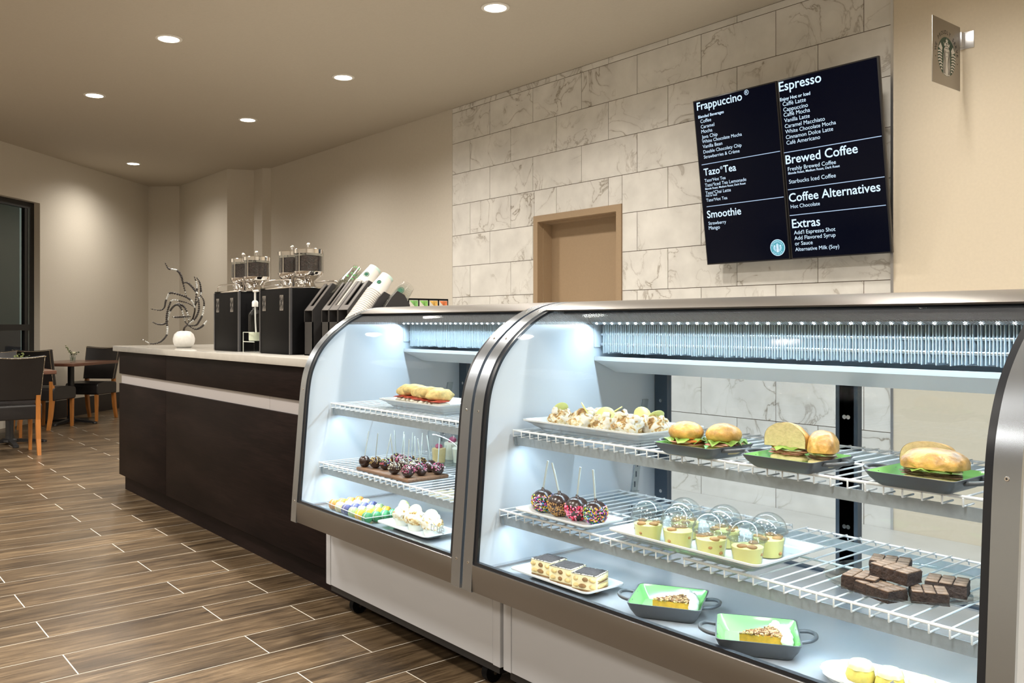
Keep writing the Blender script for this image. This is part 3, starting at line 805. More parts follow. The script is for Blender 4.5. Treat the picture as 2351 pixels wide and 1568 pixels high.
# ---------------------------------------------------------------- blade sign
sg = thing('blade_sign', 'brushed metal blade sign with green round emblem projecting from the cream wall', 'sign', (-2.185, 5.151, 2.70))
M_PLATE = make_steel('sign_plate', (0.40, 0.375, 0.34), 0.42, (3, 200, 200))
M_SGREEN = mat('sign_green', (0.006, 0.050, 0.026), 0.4)
M_SWHITE = mat('sign_white', (0.72, 0.71, 0.69), 0.4)
M_SBLACK = mat('sign_black', (0.012, 0.014, 0.014), 0.4)
MB(M_PLATE).rbox(-.004, 0, -.365, -.035, -.173, .183, .001).build('plate', sg, 40)
MB(M_ALU).rbox(-.012, .012, -.045, -.004, .075, .155, .002).build('arm', sg, 40)
MB(M_ALU).rbox(-.06, .06, -.006, -.0005, .065, .160, .002).build('wall_plate', sg, 40)
def mk_sign(mb, name, par):      # local x -> world +y, facing +x
    mb.v = [(-b + .0002, a - .200, c - .012) for a, b, c in mb.v]
    return mb.build(name, par)
emblem(sg, mk_sign, .106, M_SGREEN, M_SWHITE, 0, M_SBLACK)
at = MB(M_SBLACK); arc_text(at, 'WE PROUDLY SERVE', .122, -78, 78, .030, 0, 0, 0, .02)
for a in (-98, 98):
    a = math.radians(a); at.add([(.130 * math.sin(a) + .004 * math.cos(q * PI / 4), 0, .130 * math.cos(a) + .004 * math.sin(q * PI / 4)) for q in range(8)], [tuple(range(8))])
mk_sign(at, 'sign_lettering', sg)

# ---------------------------------------------------------------- coffee machines on the counter
ZT = 1.067
M_BEANS = mat('coffee_beans', (0.026, 0.013, 0.010), 0.4, var=0.9, scale=140, bump=0.6)
M_BADGE = mat('etched_badge', (0.32, 0.30, 0.28), 0.35, 0.7)
M_BADGED = mat('badge_dark', (0.02, 0.02, 0.02), 0.5)
def coffee_machine(x, label):
    t = thing('coffee_machine', label, 'coffee machine', (x, 2.20, ZT), 0, 'black coffee machines with bean hoppers')
    hw = .187
    MB(M_BLACKP).rbox(-hw, hw, -.150, .155, 0.0, .352, .003).build('body', t, 40)
    for sx in (-1, 1):
        MB(mat('machine_corner_edge', (0.06, 0.06, 0.065), 0.3)).box(sx * hw - .012, sx * hw + .002, -.152, -.140, .002, .352).build('corner_strip', t)
    MB(M_CHROME).rbox(-hw - .002, hw + .002, -.152, .157, .352, .362, .003).build('top_plate', t, 40)
    for bx in (-.135, .085):
        b = MB(M_BADGE).box(bx - .021, bx + .021, -.1525, -.150, .235, .318).build('badge', t)
        m = MB(M_BADGED)
        for cz_ in (.258, .295):
            for rr in (.006, .012, .018):
                m.tube([(bx + rr * math.cos(q * PI / 8), -.1528, cz_ + rr * math.sin(q * PI / 8)) for q in range(17)], .0010, 4, caps=False)
        m.box(bx - .008, bx + .004, -.1534, -.1525, .262, .292).build('badge_swirls', b)
    for hx in (-.098, .098):
        h = MB(M_CHROME).lathe([(.028, .362), (.046, .366), (.040, .378), (.034, .392), (.044, .404), (.066, .420), (.077, .432), (.079, .448), (.074, .450), (.0, .450)], 28, (hx, 0, 0)).build('hopper_base', t, 40)
        MB(M_BEANS).lathe([(.0, .4505), (.070, .4505), (.070, .532), (.0, .541)], 28, (hx, 0, 0)).build('coffee_beans', h, 40)
        MB(M_CLEAR).lathe([(.0735, .4505), (.0735, .5445), (.0715, .5445), (.0715, .4505)], 32, (hx, 0, 0)).build('hopper_glass', h, 40)
        for q in range(3):
            a = q * 2 * PI / 3 - 1.15
            MB(M_CHROME).tube([(hx + .0765 * math.cos(a), .0765 * math.sin(a), .440), (hx + .0765 * math.cos(a), .0765 * math.sin(a), .560)], .0038, 8).build('hopper_strut', h, 40)
        ld = MB(M_CHROME).lathe([(.0, .5445), (.079, .5445), (.080, .566), (.074, .570), (.020, .574), (.0, .574)], 32, (hx, 0, 0)).build('hopper_lid', h, 40)
        MB(M_CHROME).lathe([(.007, .573), (.006, .584), (.011, .590), (.012, .597), (.007, .604), (.0, .605)], 16, (hx, 0, 0)).build('knob', ld, 60)
        MB(M_CHROME).tube(spline([(hx - .03, -.045, .362), (hx - .033, -.045, .385), (hx - .02, -.06, .402), (hx + .02, -.06, .402), (hx + .033, -.045, .385), (hx + .03, -.045, .362)], 4), .0055, 8).build('bail', h, 50)
        MB(M_CHROME).lathe([(.018, .362), (.020, .375), (.014, .392), (.0, .394)], 14, (hx + .045, -.06, 0)).build('valve_knob', h, 50)
    for yy in (-.138, .140):
        MB(M_CHROME).tube(spline([(-hw + .015, yy, .362), (-hw + .018, yy, .386), (-hw + .05, yy, .398), (0, yy, .401), (hw - .05, yy, .398), (hw - .018, yy, .386), (hw - .015, yy, .362)], 5), .0050, 8).build('guard_rail', t, 50)
    return t
coffee_machine(-5.096, 'black coffee machine farther left on the counter, behind the hand sanitizer')
coffee_machine(-4.418, 'black coffee machine next to the cup organizer, right of the sanitizer bottle')

# ---------------------------------------------------------------- hand sanitizer on an acrylic stand
st = thing('acrylic_stand', 'small clear acrylic riser under the pump bottle, beside the coffee machine', 'stand', (-4.762, 2.105, ZT))
MB(M_CLEAR).box(-.095, .06, -.05, .05, .058, .063).build('platform', st)
for xx in (-.095, .055): MB(M_CLEAR).box(xx, xx + .005, -.05, .05, 0, .058).build('leg', st)
MB(mat('acrylic_edge', (0.75, 0.78, 0.70), 0.2)).tube([(-.095, -.05, 0), (-.095, -.05, .115), (.06, -.05, .115)], .0022, 6).tube([(-.095, -.05, .0605), (.06, -.05, .0605)], .0025, 6).build('bright_edge', st, 50)
bt = thing('sanitizer_bottle', 'clear pump bottle of hand sanitizer with white pump between the coffee machines', 'bottle', (-4.800, 2.103, ZT + .0632))
MB(M_CLEAR).lathe([(.0, 0), (.036, 0), (.039, .006), (.039, .150), (.034, .168), (.016, .184), (.014, .205), (.0, .205)], 28).build('bottle_body', bt, 50)
MB(mat('sanitizer_gel', (0.72, 0.76, 0.60), 0.1, spec=0.5, sss=0.0)).lathe([(.0, .003), (.034, .003), (.0362, .008), (.0362, .052), (.0, .052)], 24).build('gel', bt, 50)
MB(mat('pump_white', (0.82, 0.82, 0.78), 0.35)).lathe([(.0, .200), (.018, .200), (.018, .226), (.013, .234), (.006, .238), (.006, .285), (.0, .285)], 20).rbox(-.016, .034, -.009, .009, .285, .297, .003).build('pump', bt, 50)
MB(mat('pump_tube', (0.8, 0.8, 0.76), 0.4)).tube([(0, 0, .205), (.004, 0, .12), (.018, 0, .012)], .0045, 8).build('dip_tube', bt, 50)

# ---------------------------------------------------------------- cup and lid organizer with cups
og = thing('cup_organizer', 'matt black slanted cup and lid organizer on the counter beside the display case', 'organizer', (-3.90, 2.09, ZT))
M_ORG = mat('organizer_black', (0.030, 0.028, 0.028), 0.45, spec=0.4)
M_ORGT = mat('organizer_face', (0.115, 0.105, 0.098), 0.40)
M_SLOT = mat('slot_dark', (0.006, 0.006, 0.007), 0.6)
SD = Vector((.635, .773))
def channel(xa, xb, ztop, peak):
    a = Vector((0, ztop)); b = a + SD * peak; c = b + Vector((.028, -.012)); d = c + Vector((.022, -.04))
    side = [(0, 0), (a.x, a.y), (b.x, b.y), (c.x, c.y), (d.x + .04, d.y - .06), (.20, 0)]
    th = .006
    o = MB(M_ORG)
    for xx in (xa, xb - th): o.prism(side, xx - -3.90, xx - -3.90 + th, 'x')
    o.box(xa + 3.90, xb + 3.90, 0, .005, 0, ztop - .06)
    ob = o.build('channel', og)
    f = MB(M_ORGT)
    x0, x1 = xa + 3.90 + th, xb + 3.90 - th
    def q(t, dn): return (a.x + SD.x * t + dn * .773 * .004, a.y + SD.y * t - dn * .635 * .004)
    f.prism([q(.0, 0), q(peak, 0), q(peak, 1), q(.0, 1)], x0, x0 + (x1 - x0) * .28, 'x')
    f.prism([q(.0, 0), q(peak, 0), q(peak, 1), q(.0, 1)], x1 - (x1 - x0) * .28, x1, 'x')
    f.prism([q(.0, 0), q(.03, 0), q(.03, 1), q(.0, 1)], x0 + (x1 - x0) * .28, x1 - (x1 - x0) * .28, 'x')
    f.build('slotted_face', ob)
    MB(M_SLOT).prism([q(.02, 3), q(peak, 3), q(peak, 5), q(.02, 5)], x0, x1, 'x').build('slot_back', ob)
for xa, xb in ((-4.151, -4.058), (-3.961, -3.886), (-3.884, -3.794), (-3.792, -3.694)): channel(xa, xb, .233, .185)
for xa, xb in ((-3.588, -3.578), (-3.475, -3.465)):
    MB(M_ORG).prism([(0, 0), (0, .150), (.105, .290), (.135, .318), (.175, .300), (.205, .255), (.24, .0)], xa + 3.90, xb + 3.90, 'x').build('divider', og)
MB(M_ORG).box(-4.151 + 3.90, -3.465 + 3.90, .205, .212, 0, .19).build('back_panel', og)
MB(M_ORG).box(-4.151 + 3.90, -3.465 + 3.90, .0, .205, 0, .006).build('base_plate', og)
M_CUPW = mat('white_paper_cup', (0.74, 0.72, 0.68), 0.5)
M_CUPG = mat('cup_green', (0.10, 0.36, 0.12), 0.5)
M_CUPT = mat('pale_teal_rim', (0.55, 0.72, 0.66), 0.5)
M_CUPC = glass('clear_cup_plastic', (0.975, 0.98, 0.975), 0.05, 0.8, 0.06)
def cup_mesh(kind, r0=.045, r1=.031, h=.112):
    # standing upside down: mouth at z=0, base at z=h
    m = M_CUPC if kind in ('clear', 'leaf') else M_CUPW
    o = MB(m).lathe([(r0, 0), (r0 + .0034, .001), (r0 + .0034, .0042), (r0, .0052), (r1, h), (r1 - .003, h - .002), (r1 - .003, h - .006), (0, h - .006)], 26).build('paper_cup' if kind in ('white', 'tall') else 'plastic_cup', None, 50)
    return o
def cup_stack(x, y, z, kind, n, label, rest_label, group, step=.0105, top_kind=None, r0=.045):
    """nested cups lying along the slope, bases pointing up and back"""
    tilt = math.atan2(.635, .773)
    base = o = None
    for i in range(n):
        if base is None:
            o = base = cup_mesh(kind, r0, r0 * .72)
        else:
            o = base.copy(); C.objects.link(o)
        k = (n - 1 - i) * step
        o.location = (x, y - .635 * k, z - .773 * k); o.rotation_euler = (-tilt, 0, 0)
        tag(o, label if i == n - 1 else rest_label, 'cup', group)
    return o
h = .112
def pos(yt, zt): return yt - .635 * h, zt - .773 * h
y_, z_ = pos(2.335, 1.520)
tp = cup_stack(-4.010, y_, z_, 'leaf', 10, 'clear cup with bright green leaf print, end of its stack above the organizer', 'clear cup nested in the stack that ends in green leaf print', 'nested clear leaf-print cups')
lf = MB(M_CUPG)
for q in range(26):
    a = random.uniform(0, 2 * PI); zz = random.uniform(.02, .10); rr = .0455 - .0145 * zz / h + .0014
    cx_, cy_ = rr * math.cos(a), rr * math.sin(a); tx, ty = -math.sin(a), math.cos(a); s_ = random.uniform(.007, .012)
    ang = random.uniform(0, PI)
    pts = []
    for (u, v) in ((0, -1), (.45, 0), (0, 1), (-.45, 0)):
        uu = u * math.cos(ang) - v * math.sin(ang); vv = u * math.sin(ang) + v * math.cos(ang)
        pts.append((cx_ + tx * uu * s_, cy_ + ty * uu * s_, zz + vv * s_))
    lf.add(pts, [(0, 1, 2, 3)])
lf.build('leaf_print', tp)
def print_on_cup(top, col, r0, ang, zz, size):
    m = MB(col)
    rr = r0 - (r0 * .28) * zz / h + .0012
    for ring in (size, size * .62):
        m.tube([((rr) * math.cos(ang + ring / rr * math.cos(q * PI / 10)), (rr) * math.sin(ang + ring / rr * math.cos(q * PI / 10)), zz + ring * math.sin(q * PI / 10)) for q in range(21)], .0016, 4, caps=False)
    for q in range(-2, 3):
        a2 = ang + q * size * .2 / rr
        m.tube([(rr * math.cos(a2), rr * math.sin(a2), zz - size * .55), (rr * math.cos(a2), rr * math.sin(a2), zz + size * .5)], .0014, 4)
    m.build('printed_mark', top)
M_MARK = mat('print_green', (0.02, 0.17, 0.10), 0.5)
y_, z_ = pos(2.330, 1.512)
tp = cup_stack(-3.838, y_, z_, 'white', 18, 'white paper cup on the taller stack behind the slotted organizer channels', 'white paper cup nested in the taller stack behind the organizer channels', 'nested tall white cups')
print_on_cup(tp, M_MARK, .045, -.9, .045, .014)
MB(M_CUPT).lathe([(.0345, h - .014), (.0332, h + .0006), (.0320, h + .0006), (.0334, h - .014)], 26).build('teal_band', tp, 50)
y_, z_ = pos(2.295, 1.462)
tp = cup_stack(-3.665, y_, z_, 'white', 20, 'white paper cup at the end of the lower stack, right of the organizer channels', 'white paper cup showing only its rim in the lower ribbed stack', 'nested lower white cups')
print_on_cup(tp, M_MARK, .045, -.9, .05, .010)
MB(M_CUPT).lathe([(.0345, h - .014), (.0332, h + .0006), (.0320, h + .0006), (.0334, h - .014)], 26).build('teal_band', tp, 50)
y_, z_ = pos(2.325, 1.415)
tp = cup_stack(-3.525, y_, z_, 'clear', 9, 'clear cup with round green mark, end of the stack nearest the display case', 'clear cup nested in the stack nearest the display case', 'nested clear cups by the case')
print_on_cup(tp, M_MARK, .045, -.9, .055, .016)

# ---------------------------------------------------------------- tea packet rack
tr = thing('tea_rack', 'black rack of five tea packets in a row behind the small display case', 'tea rack', (-3.86, 2.62, ZT))
MB(M_BLACKP).box(-.06, .03, -.155, .165, 0, .19).box(-.06, -.055, -.155, .165, .19, .295).box(-.06, .03, -.155, .165, .292, .298).build('rack_body', tr)
cols = [(0.12, 0.18, 0.34), (0.18, 0.42, 0.12), (0.20, 0.45, 0.10), (0.62, 0.36, 0.08), (0.60, 0.16, 0.05)]
for i in range(6):
    MB(M_BLACKP).box(-.055, .03, -.155 + .064 * i - (.004 if i == 5 else 0), -.151 + .064 * i - (.004 if i == 5 else 0), .19, .292).build('rack_divider', tr)
for i, c in enumerate(cols):
    nm = ('blue', 'leaf green', 'bright green', 'orange', 'red')[i]
    p = MB(mat('packet_paper', (0.62, 0.60, 0.54), 0.6)).box(-.0295, .0095, -.028, .028, 0, .0985).build('tea_packet')
    p.location = (-3.86 + .018, 2.62 - .121 + .0635 * i, ZT + .1905)
    tag(p, 'tea packet with %s picture standing in the black rack' % nm, 'tea packet', 'tea packets in the rack')
    MB(mat('packet_picture_%d' % i, c, 0.55, var=0.5, scale=60)).prism([(-.026, .096), (.026, .096), (.026, .045), (.0, .072)], .0097, .0102, 'x').build('packet_picture', p)

# ---------------------------------------------------------------- round vase with beaded branches
vz = Vector((-6.03, 2.12, ZT))
va = MB(mat('white_crackle_ceramic', (0.60, 0.59, 0.56), 0.4, var=0.05, scale=60)).lathe([(.0, 0), (.046, 0), (.062, .012), (.072, .040), (.073, .062), (.064, .092), (.044, .110), (.020, .115), (.016, .112), (.0, .108)], 36).build('round_vase', None, 60)
va.location = vz
tag(va, 'round white ceramic vase on the pale worktop holding beaded branches', 'vase')
br = thing('beaded_branches', 'curling dark metal branches with dark and silver beads, standing in the white vase', 'decoration', (vz.x, vz.y, ZT + .1085))
BR = [[(590,1015),(600,965),(640,925),(700,860),(730,760),(730,700),(700,630),(640,580),(540,540),(420,515),(385,560),(355,630),(340,700),(285,740),(160,720)],
 [(630,575),(600,480),(570,370),(545,290),(500,230),(430,210),(370,195),(325,120)], [(570,385),(640,385),(700,430),(760,500),(790,530)],
 [(730,700),(745,600),(760,470),(755,400),(725,300)], [(735,690),(745,650),(795,560),(800,480),(780,380),(735,310)], [(640,925),(680,900),(750,840),(795,740),(800,640),(790,560)],
 [(645,930),(660,940),(750,930),(790,880),(830,800),(850,700),(845,610),(800,540)], [(640,930),(730,985),(800,960),(840,920),(875,870)],
 [(725,700),(650,650),(540,620),(450,610),(410,680),(385,780),(380,880),(395,980),(385,1060),(340,1120),(290,1155),(190,1170),(70,1110)],
 [(645,920),(610,890),(580,780),(540,690),(490,670),(440,710),(400,780),(375,880),(330,920),(250,920),(180,890)], [(655,905),(640,800),(590,700),(520,660),(470,670),(430,700)], [(440,825),(500,830),(600,825),(705,820)]]
M_BRN = mat('dark_metal_stem', (0.030, 0.022, 0.016), 0.4, 0.6)
M_BEAD = mat('dark_beads', (0.018, 0.013, 0.010), 0.35, 0.3)
M_BEADS = mat('silver_beads', (0.42, 0.42, 0.40), 0.3, 0.8)
K = 6.03 / 2005.58 / 5.6
for bi, b in enumerate(BR):
    pts = []
    for i, (px, py) in enumerate(b):
        a = (px - 592) * K; zz = (1020 - py) * K
        dp = .045 * math.sin(bi * 2.1) * i / len(b)
        if bi in (0,) and i < 2: dp = 0
        pts.append((a * CT - dp * ST, a * ST + dp * CT, zz - (.001 if bi or i else -.004)))
    sp = spline(pts, 4)
    o = MB(M_BRN).tube(sp, .0075 if bi == 0 else .0026, 6, .0016).build('branch', br, 60)
    bd = MB(M_BEAD, M_BEADS); acc = 0
    start = 14 if bi == 0 else 2
    nb = 0
    for i in range(start, len(sp) - 1):
        seg = (sp[i + 1] - sp[i]); L_ = seg.length; acc_n = max(1, int(L_ / .0105))
        for q in range(acc_n):
            p = sp[i] + seg * (q / acc_n); nb += 1
            bd.use(M_BEADS if math.sin(i * .35 + bi * 1.3) > .62 else M_BEAD)
            sz = .0080 * (0.6 + .55 * math.sin(PI * min(1, (i - start + 1) / (len(sp) - start))))
            bd.ball(p, sz, 1)
    if nb: stuff(bd.build('beads', o, 60))
# ---------------------------------------------------------------- dining tables and chairs
M_LEATH = mat('black_leather', (0.014, 0.012, 0.012), 0.36, spec=0.5, bump=0.06, scale=90)
M_WOODL = mat('orange_wood_legs', (0.42, 0.16, 0.035), 0.35, var=0.15, scale=30, stretch=(1, 1, .2))
M_NAIL = mat('brass_nailheads', (0.70, 0.58, 0.42), 0.25, 1.0)
M_TTOP = mat('brown_laminate', (0.12, 0.052, 0.032), 0.22, var=0.08, scale=8)
def dining_chair(name_label, x, y, face, proto=[None]):
    # local +y is the way the chair faces
    rz = math.atan2(face[1], face[0]) - PI / 2
    if proto[0] is None:
        t = thing('dining_chair', name_label, 'chair', (x, y, 0), rz, 'black leather dining chairs')
        s = MB(M_LEATH)
        prof = [(-.215, .335), (.205, .335), (.222, .352), (.226, .445), (.205, .478), (.08, .492), (-.08, .492), (-.205, .480), (-.218, .46)]
        s.prism(prof, -.222, .222, 'x')
        so = s.build('seat', t, 35)
        bv = so.modifiers.new('soft', 'BEVEL'); bv.width = .014; bv.segments = 3; bv.limit_method = 'ANGLE'
        # curved back panel
        nx, nz = 12, 8
        bmv = []; f = []
        def P(u, v, side):
            xx = (u - .5) * (.430 + .045 * v); zz = .515 + v * (.405 + .018 * (2 * u - 1) ** 2) + (.0)
            yy = -.175 - .105 * v - .030 * (1 - (2 * u - 1) ** 2) * (.4 + .6 * v)
            return (xx, yy + (-.026 if side else .026), zz)
        for side in (0, 1):
            for i in range(nx + 1):
                for j in range(nz + 1): bmv.append(P(i / nx, j / nz, side))
        o_ = (nx + 1) * (nz + 1)
        for i in range(nx):
            for j in range(nz):
                a = i * (nz + 1) + j
                f.append((a, a + 1, a + nz + 2, a + nz + 1)); f.append((o_ + a, o_ + a + nz + 1, o_ + a + nz + 2, o_ + a + 1))
        rim = [i * (nz + 1) for i in range(nx + 1)] + [nx * (nz + 1) + j for j in range(1, nz + 1)] + [i * (nz + 1) + nz for i in range(nx - 1, -1, -1)] + [j for j in range(nz - 1, 0, -1)]
        for i in range(len(rim)):
            a, b = rim[i], rim[(i + 1) % len(rim)]; f.append((a, b, o_ + b, o_ + a))
        bo = MB(M_LEATH).add(bmv, f).build('backrest', t, 40)
        bv = bo.modifiers.new('soft', 'BEVEL'); bv.width = .010; bv.segments = 2; bv.limit_method = 'ANGLE'
        nl = MB(M_NAIL)
        for side in (0, 1):
            for k in range(42):
                p = P(k / 41, .975, side); nl.ball((p[0], p[1] + (-.002 if side else .002), p[2]), .0045, 1)
            for k in range(36):
                for u in (.015, .985):
                    p = P(u, k / 36, side); nl.ball((p[0], p[1] + (-.002 if side else .002), p[2]), .0042, 1)
        stuff(nl.build('nailhead_trim', bo, 60))
        for sx in (-1, 1):
            l = MB(M_WOODL)
            cx_ = sx * .188
            l.add([(cx_ + a * .019, .188 + b * .019, .34) for a, b in ((-1, -1), (1, -1), (1, 1), (-1, 1))] + [(cx_ + a * .014, .188 + b * .014, 0) for a, b in ((-1, -1), (1, -1), (1, 1), (-1, 1))],
                  [(0, 1, 2, 3), (4, 7, 6, 5), (0, 4, 5, 1), (1, 5, 6, 2), (2, 6, 7, 3), (3, 7, 4, 0)])
            l.build('leg', t)
            l = MB(M_WOODL); ring = []
            for zz, yy, hw in ((0, -.262, .0155), (.15, -.222, .019), (.33, -.196, .021), (.45, -.196, .021), (.56, -.204, .018)):
                ring += [(cx_ + a * hw, yy + b * hw * 1.15, zz) for a, b in ((-1, -1), (1, -1), (1, 1), (-1, 1))]
            fs = [(3, 2, 1, 0), (16, 17, 18, 19)]
            for q in range(4):
                for k in range(4): fs.append((q * 4 + k, q * 4 + (k + 1) % 4, q * 4 + 4 + (k + 1) % 4, q * 4 + 4 + k))
            l.add(ring, fs); l.build('leg', t)
        proto[0] = t
        return t
    t = copy_tree(proto[0]); t.location = (x, y, 0); t.rotation_euler = (0, 0, rz); t['label'] = name_label
    return t
dining_chair('black leather dining chair nearest the viewer, seen from behind with curved nailhead top', -9.26, 1.615, (-1, .02))
dining_chair('black leather dining chair far left across the near table, mostly hidden', -10.66, 1.72, (1, 0))
dining_chair('black leather dining chair at the near end of the farther table, side turned', -11.34, 2.36, (-.69, .72))
dining_chair('black leather dining chair beside the counter end, facing the farther table', -11.94, 3.00, (.69, -.72))
def dining_table(x, y, lx, ly, rz, label):
    t = thing('dining_table', label, 'table', (x, y, 0), rz, 'brown cafe tables')
    MB(M_TTOP).rbox(-lx / 2, lx / 2, -ly / 2, ly / 2, .725, .762, .004).build('table_top', t, 40)
    MB(M_BLACK).box(-.17, .17, -.17, .17, .712, .725).build('top_plate', t)
    MB(M_BLACK).lathe([(.046, .06), (.038, .10), (.038, .712)], 24).build('pedestal', t, 40)
    fo = MB(M_BLACK).lathe([(.075, .03), (.07, .05), (.046, .062), (.0, .062)], 24).build('base_hub', t, 40)
    for q in range(4):
        a = q * PI / 2; c, s_ = math.cos(a), math.sin(a)
        m = MB(M_BLACK)
        m.at((0, 0, 0), rz=a)
        m.prism([(.05, .022), (.30, .008), (.335, .002), (.335, .022), (.28, .034), (.05, .055)], -.024, .024, 'y')
        m.lathe([(.026, 0.0), (.030, .006), (.026, .02)], 12, (.32, 0, 0))
        m.build('foot', t, 40)
    return t
dining_table(-9.98, 1.72, .86, .70, 0, 'brown square cafe table between the two nearest chairs, at left edge')
dining_table(-11.66, 2.69, .95, .70, math.atan2(.72, -.69), 'brown cafe table farther back between two chairs by the window wall')
def flower_glass(x, y, label, flab, seed, spray):
    g = thing('flower_glass', label, 'glass', (x, y, .7625), 0, 'small flower glasses on the tables')
    MB(M_CLEAR).lathe([(.0, 0), (.030, 0), (.037, .085), (.034, .085), (.028, .006), (.0, .006)], 20).build('tumbler', g, 50)
    MB(glass('water', (.85, .9, .88), .06)).lathe([(.0, .007), (.0275, .007), (.031, .05), (.0, .05)], 18).build('water', g, 50)
    b = thing('flower_posy', flab, 'flowers', (x, y, .770), 0, 'small posies of white flowers')
    rnd = random.Random(seed)
    M_LEAF = mat('dark_green_leaf', (0.05, 0.085, 0.03), 0.5); M_PET = mat('cream_petals', (0.62, 0.58, 0.42), 0.6); M_LIME = mat('pale_green_leaf', (0.22, 0.27, 0.09), 0.6)
    for k, (dx, dy) in enumerate(((0, 0), (.018, .012), (-.014, .016))):
        p = MB(M_PET)
        for q in range(7):
            a = q * 2 * PI / 7; p.ball((dx + .014 * math.cos(a), dy + .014 * math.sin(a), .092 + .01 * (q % 2)), (.013, .013, .012), 1)
        p.ball((dx, dy, .100), .012, 1).tube([(dx, dy, .085), (dx * .3, dy * .3, .004)], .002, 5).build('bloom', b, 60)
    for k in range(spray):
        a = rnd.uniform(0, 2 * PI); L_ = rnd.uniform(.07, .13); el = rnd.uniform(.2, 1.0)
        s = MB(M_LIME if rnd.random() < .5 else M_LEAF)
        e = Vector((math.cos(a) * L_ * math.cos(el), math.sin(a) * L_ * math.cos(el), .08 + L_ * math.sin(el)))
        s.tube([(0, 0, .004), (e.x * .3, e.y * .3, .085), e], .0018, 5)
        for q in range(5):
            f = .45 + .55 * q / 4; c = Vector((0, 0, .06)).lerp(e, f)
            s.ball(c + Vector((rnd.uniform(-.012, .012), rnd.uniform(-.012, .012), rnd.uniform(-.006, .012))), (.013, .010, .006), 1)
        s.build('sprig', b, 60)
flower_glass(-9.98, 1.80, 'small glass of flowers on the nearer cafe table, behind the chair back', 'leafy green posy with one cream bloom on the nearer cafe table', 3, 9)
flower_glass(-11.70, 2.72, 'small clear glass tumbler centred on the farther cafe table', 'white rose posy with a long leaf on the farther cafe table', 5, 4)

# ---------------------------------------------------------------- dishes
US, LS, DK = .8932, .6472, .4658          # tops of the shelves and the deck
def tray(x, y, z, lx, ly, h, label, rz=0, r=.02, flare=.03, name='serving_tray', matl=None, group='white porcelain trays'):
    """rectangular porcelain tray with flared rim"""
    def rr(ax, ay, rad, n=5):
        out = []
        for cx_, cy_, a0 in ((ax - rad, ay - rad, 0), (-ax + rad, ay - rad, 90), (-ax + rad, -ay + rad, 180), (ax - rad, -ay + rad, 270)):
            for k in range(n + 1):
                a = math.radians(a0 + 90 * k / n); out.append((cx_ + rad * math.cos(a), cy_ + rad * math.sin(a)))
        return out
    ax, ay = lx / 2, ly / 2
    lv = [(ax - flare - .022, ay - flare - .022, 0, r * .6), (ax - flare - .016, ay - flare - .016, .003, r * .6), (ax - flare - .008, ay - flare - .008, h * .38, r * .8), (ax - .006, ay - .006, h * .80, r), (ax, ay, h - .004, r),
          (ax, ay, h, r), (ax - .006, ay - .006, h, r), (ax - flare * .9, ay - flare * .9, h * .45, r * .8), (ax - flare - .012, ay - flare - .012, .0085, r * .6)]
    v = []; f = []
    for a, b, zz, rad in lv: v += [(p[0], p[1], zz) for p in rr(a, b, min(rad, a * .8, b * .8))]
    n = len(rr(ax, ay, r))
    for i in range(len(lv) - 1):
        for k in range(n): f.append((i * n + k, i * n + (k + 1) % n, (i + 1) * n + (k + 1) % n, (i + 1) * n + k))
    f.append(tuple(range(n - 1, -1, -1))); f.append(tuple((len(lv) - 1) * n + k for k in range(n)))
    o = MB(matl or M_WHITE).add(v, f).build(name, None, 35)
    o.location = (x, y, z); o.rotation_euler = (0, 0, rz)
    return tag(o, label, 'tray', group)
M_IRON = mat('grey_cast_iron', (0.075, 0.082, 0.088), 0.40, spec=0.5)
M_GREEN = mat('green_enamel', (0.24, 0.56, 0.19), 0.12, coat=0.4)
def iron_dish(x, y, z, label, rz=0, sz=.186, h=.040, protos={}):
    proto = protos.setdefault(h, [None])
    if proto[0] is None:
        t = thing('square_dish', label, 'dish', (x, y, z), rz, 'square green enamel dishes with loop handles')
        a = sz / 2
        def ring(mb, s0, zz): return [(p, q, zz) for p, q in sq(s0)]
        def sq(s0, rad=.012, n=3):
            out = []
            for cx_, cy_, a0 in ((s0 - rad, s0 - rad, 0), (-s0 + rad, s0 - rad, 90), (-s0 + rad, -s0 + rad, 180), (s0 - rad, -s0 + rad, 270)):
                for k in range(n + 1):
                    g = math.radians(a0 + 90 * k / n); out.append((cx_ + rad * math.cos(g), cy_ + rad * math.sin(g)))
            return out
        def shell(levels, matl, nm, bottom, topcap):
            v = []; f = []; n = 16
            for s0, zz in levels: v += [(p, q, zz) for p, q in sq(s0)]
            for i in range(len(levels) - 1):
                for k in range(n): f.append((i * n + k, i * n + (k + 1) % n, (i + 1) * n + (k + 1) % n, (i + 1) * n + k))
            if bottom: f.append(tuple(range(n - 1, -1, -1)))
            if topcap: f.append(tuple((len(levels) - 1) * n + k for k in range(n)))
            return MB(matl).add(v, f).build(nm, t, 35)
        shell([(a * .74, 0), (a * .80, .004), (a * .92, h * .55), (a, h), (a - .0035, h)], M_IRON, 'iron_shell', True, False)
        shell([(a - .0035, h), (a * .90, h * .58), (a * .78, .007), (a * .70, .006)], M_GREEN, 'green_enamel', False, True)
        for sx in (-1, 1):
            MB(M_IRON).tube(spline([(sx * (a - .006), -.038, h - .010), (sx * (a + .020), -.034, h - .006), (sx * (a + .034), -.016, h - .004), (sx * (a + .036), 0, h - .004), (sx * (a + .034), .016, h - .004), (sx * (a + .020), .034, h - .006), (sx * (a - .006), .038, h - .010)], 4), .0048, 8).build('handle', t, 50)
        proto[0] = t
        return t
    t = copy_tree(proto[0]); t.location = (x, y, z); t.rotation_euler = (0, 0, rz); t['label'] = label
    return t

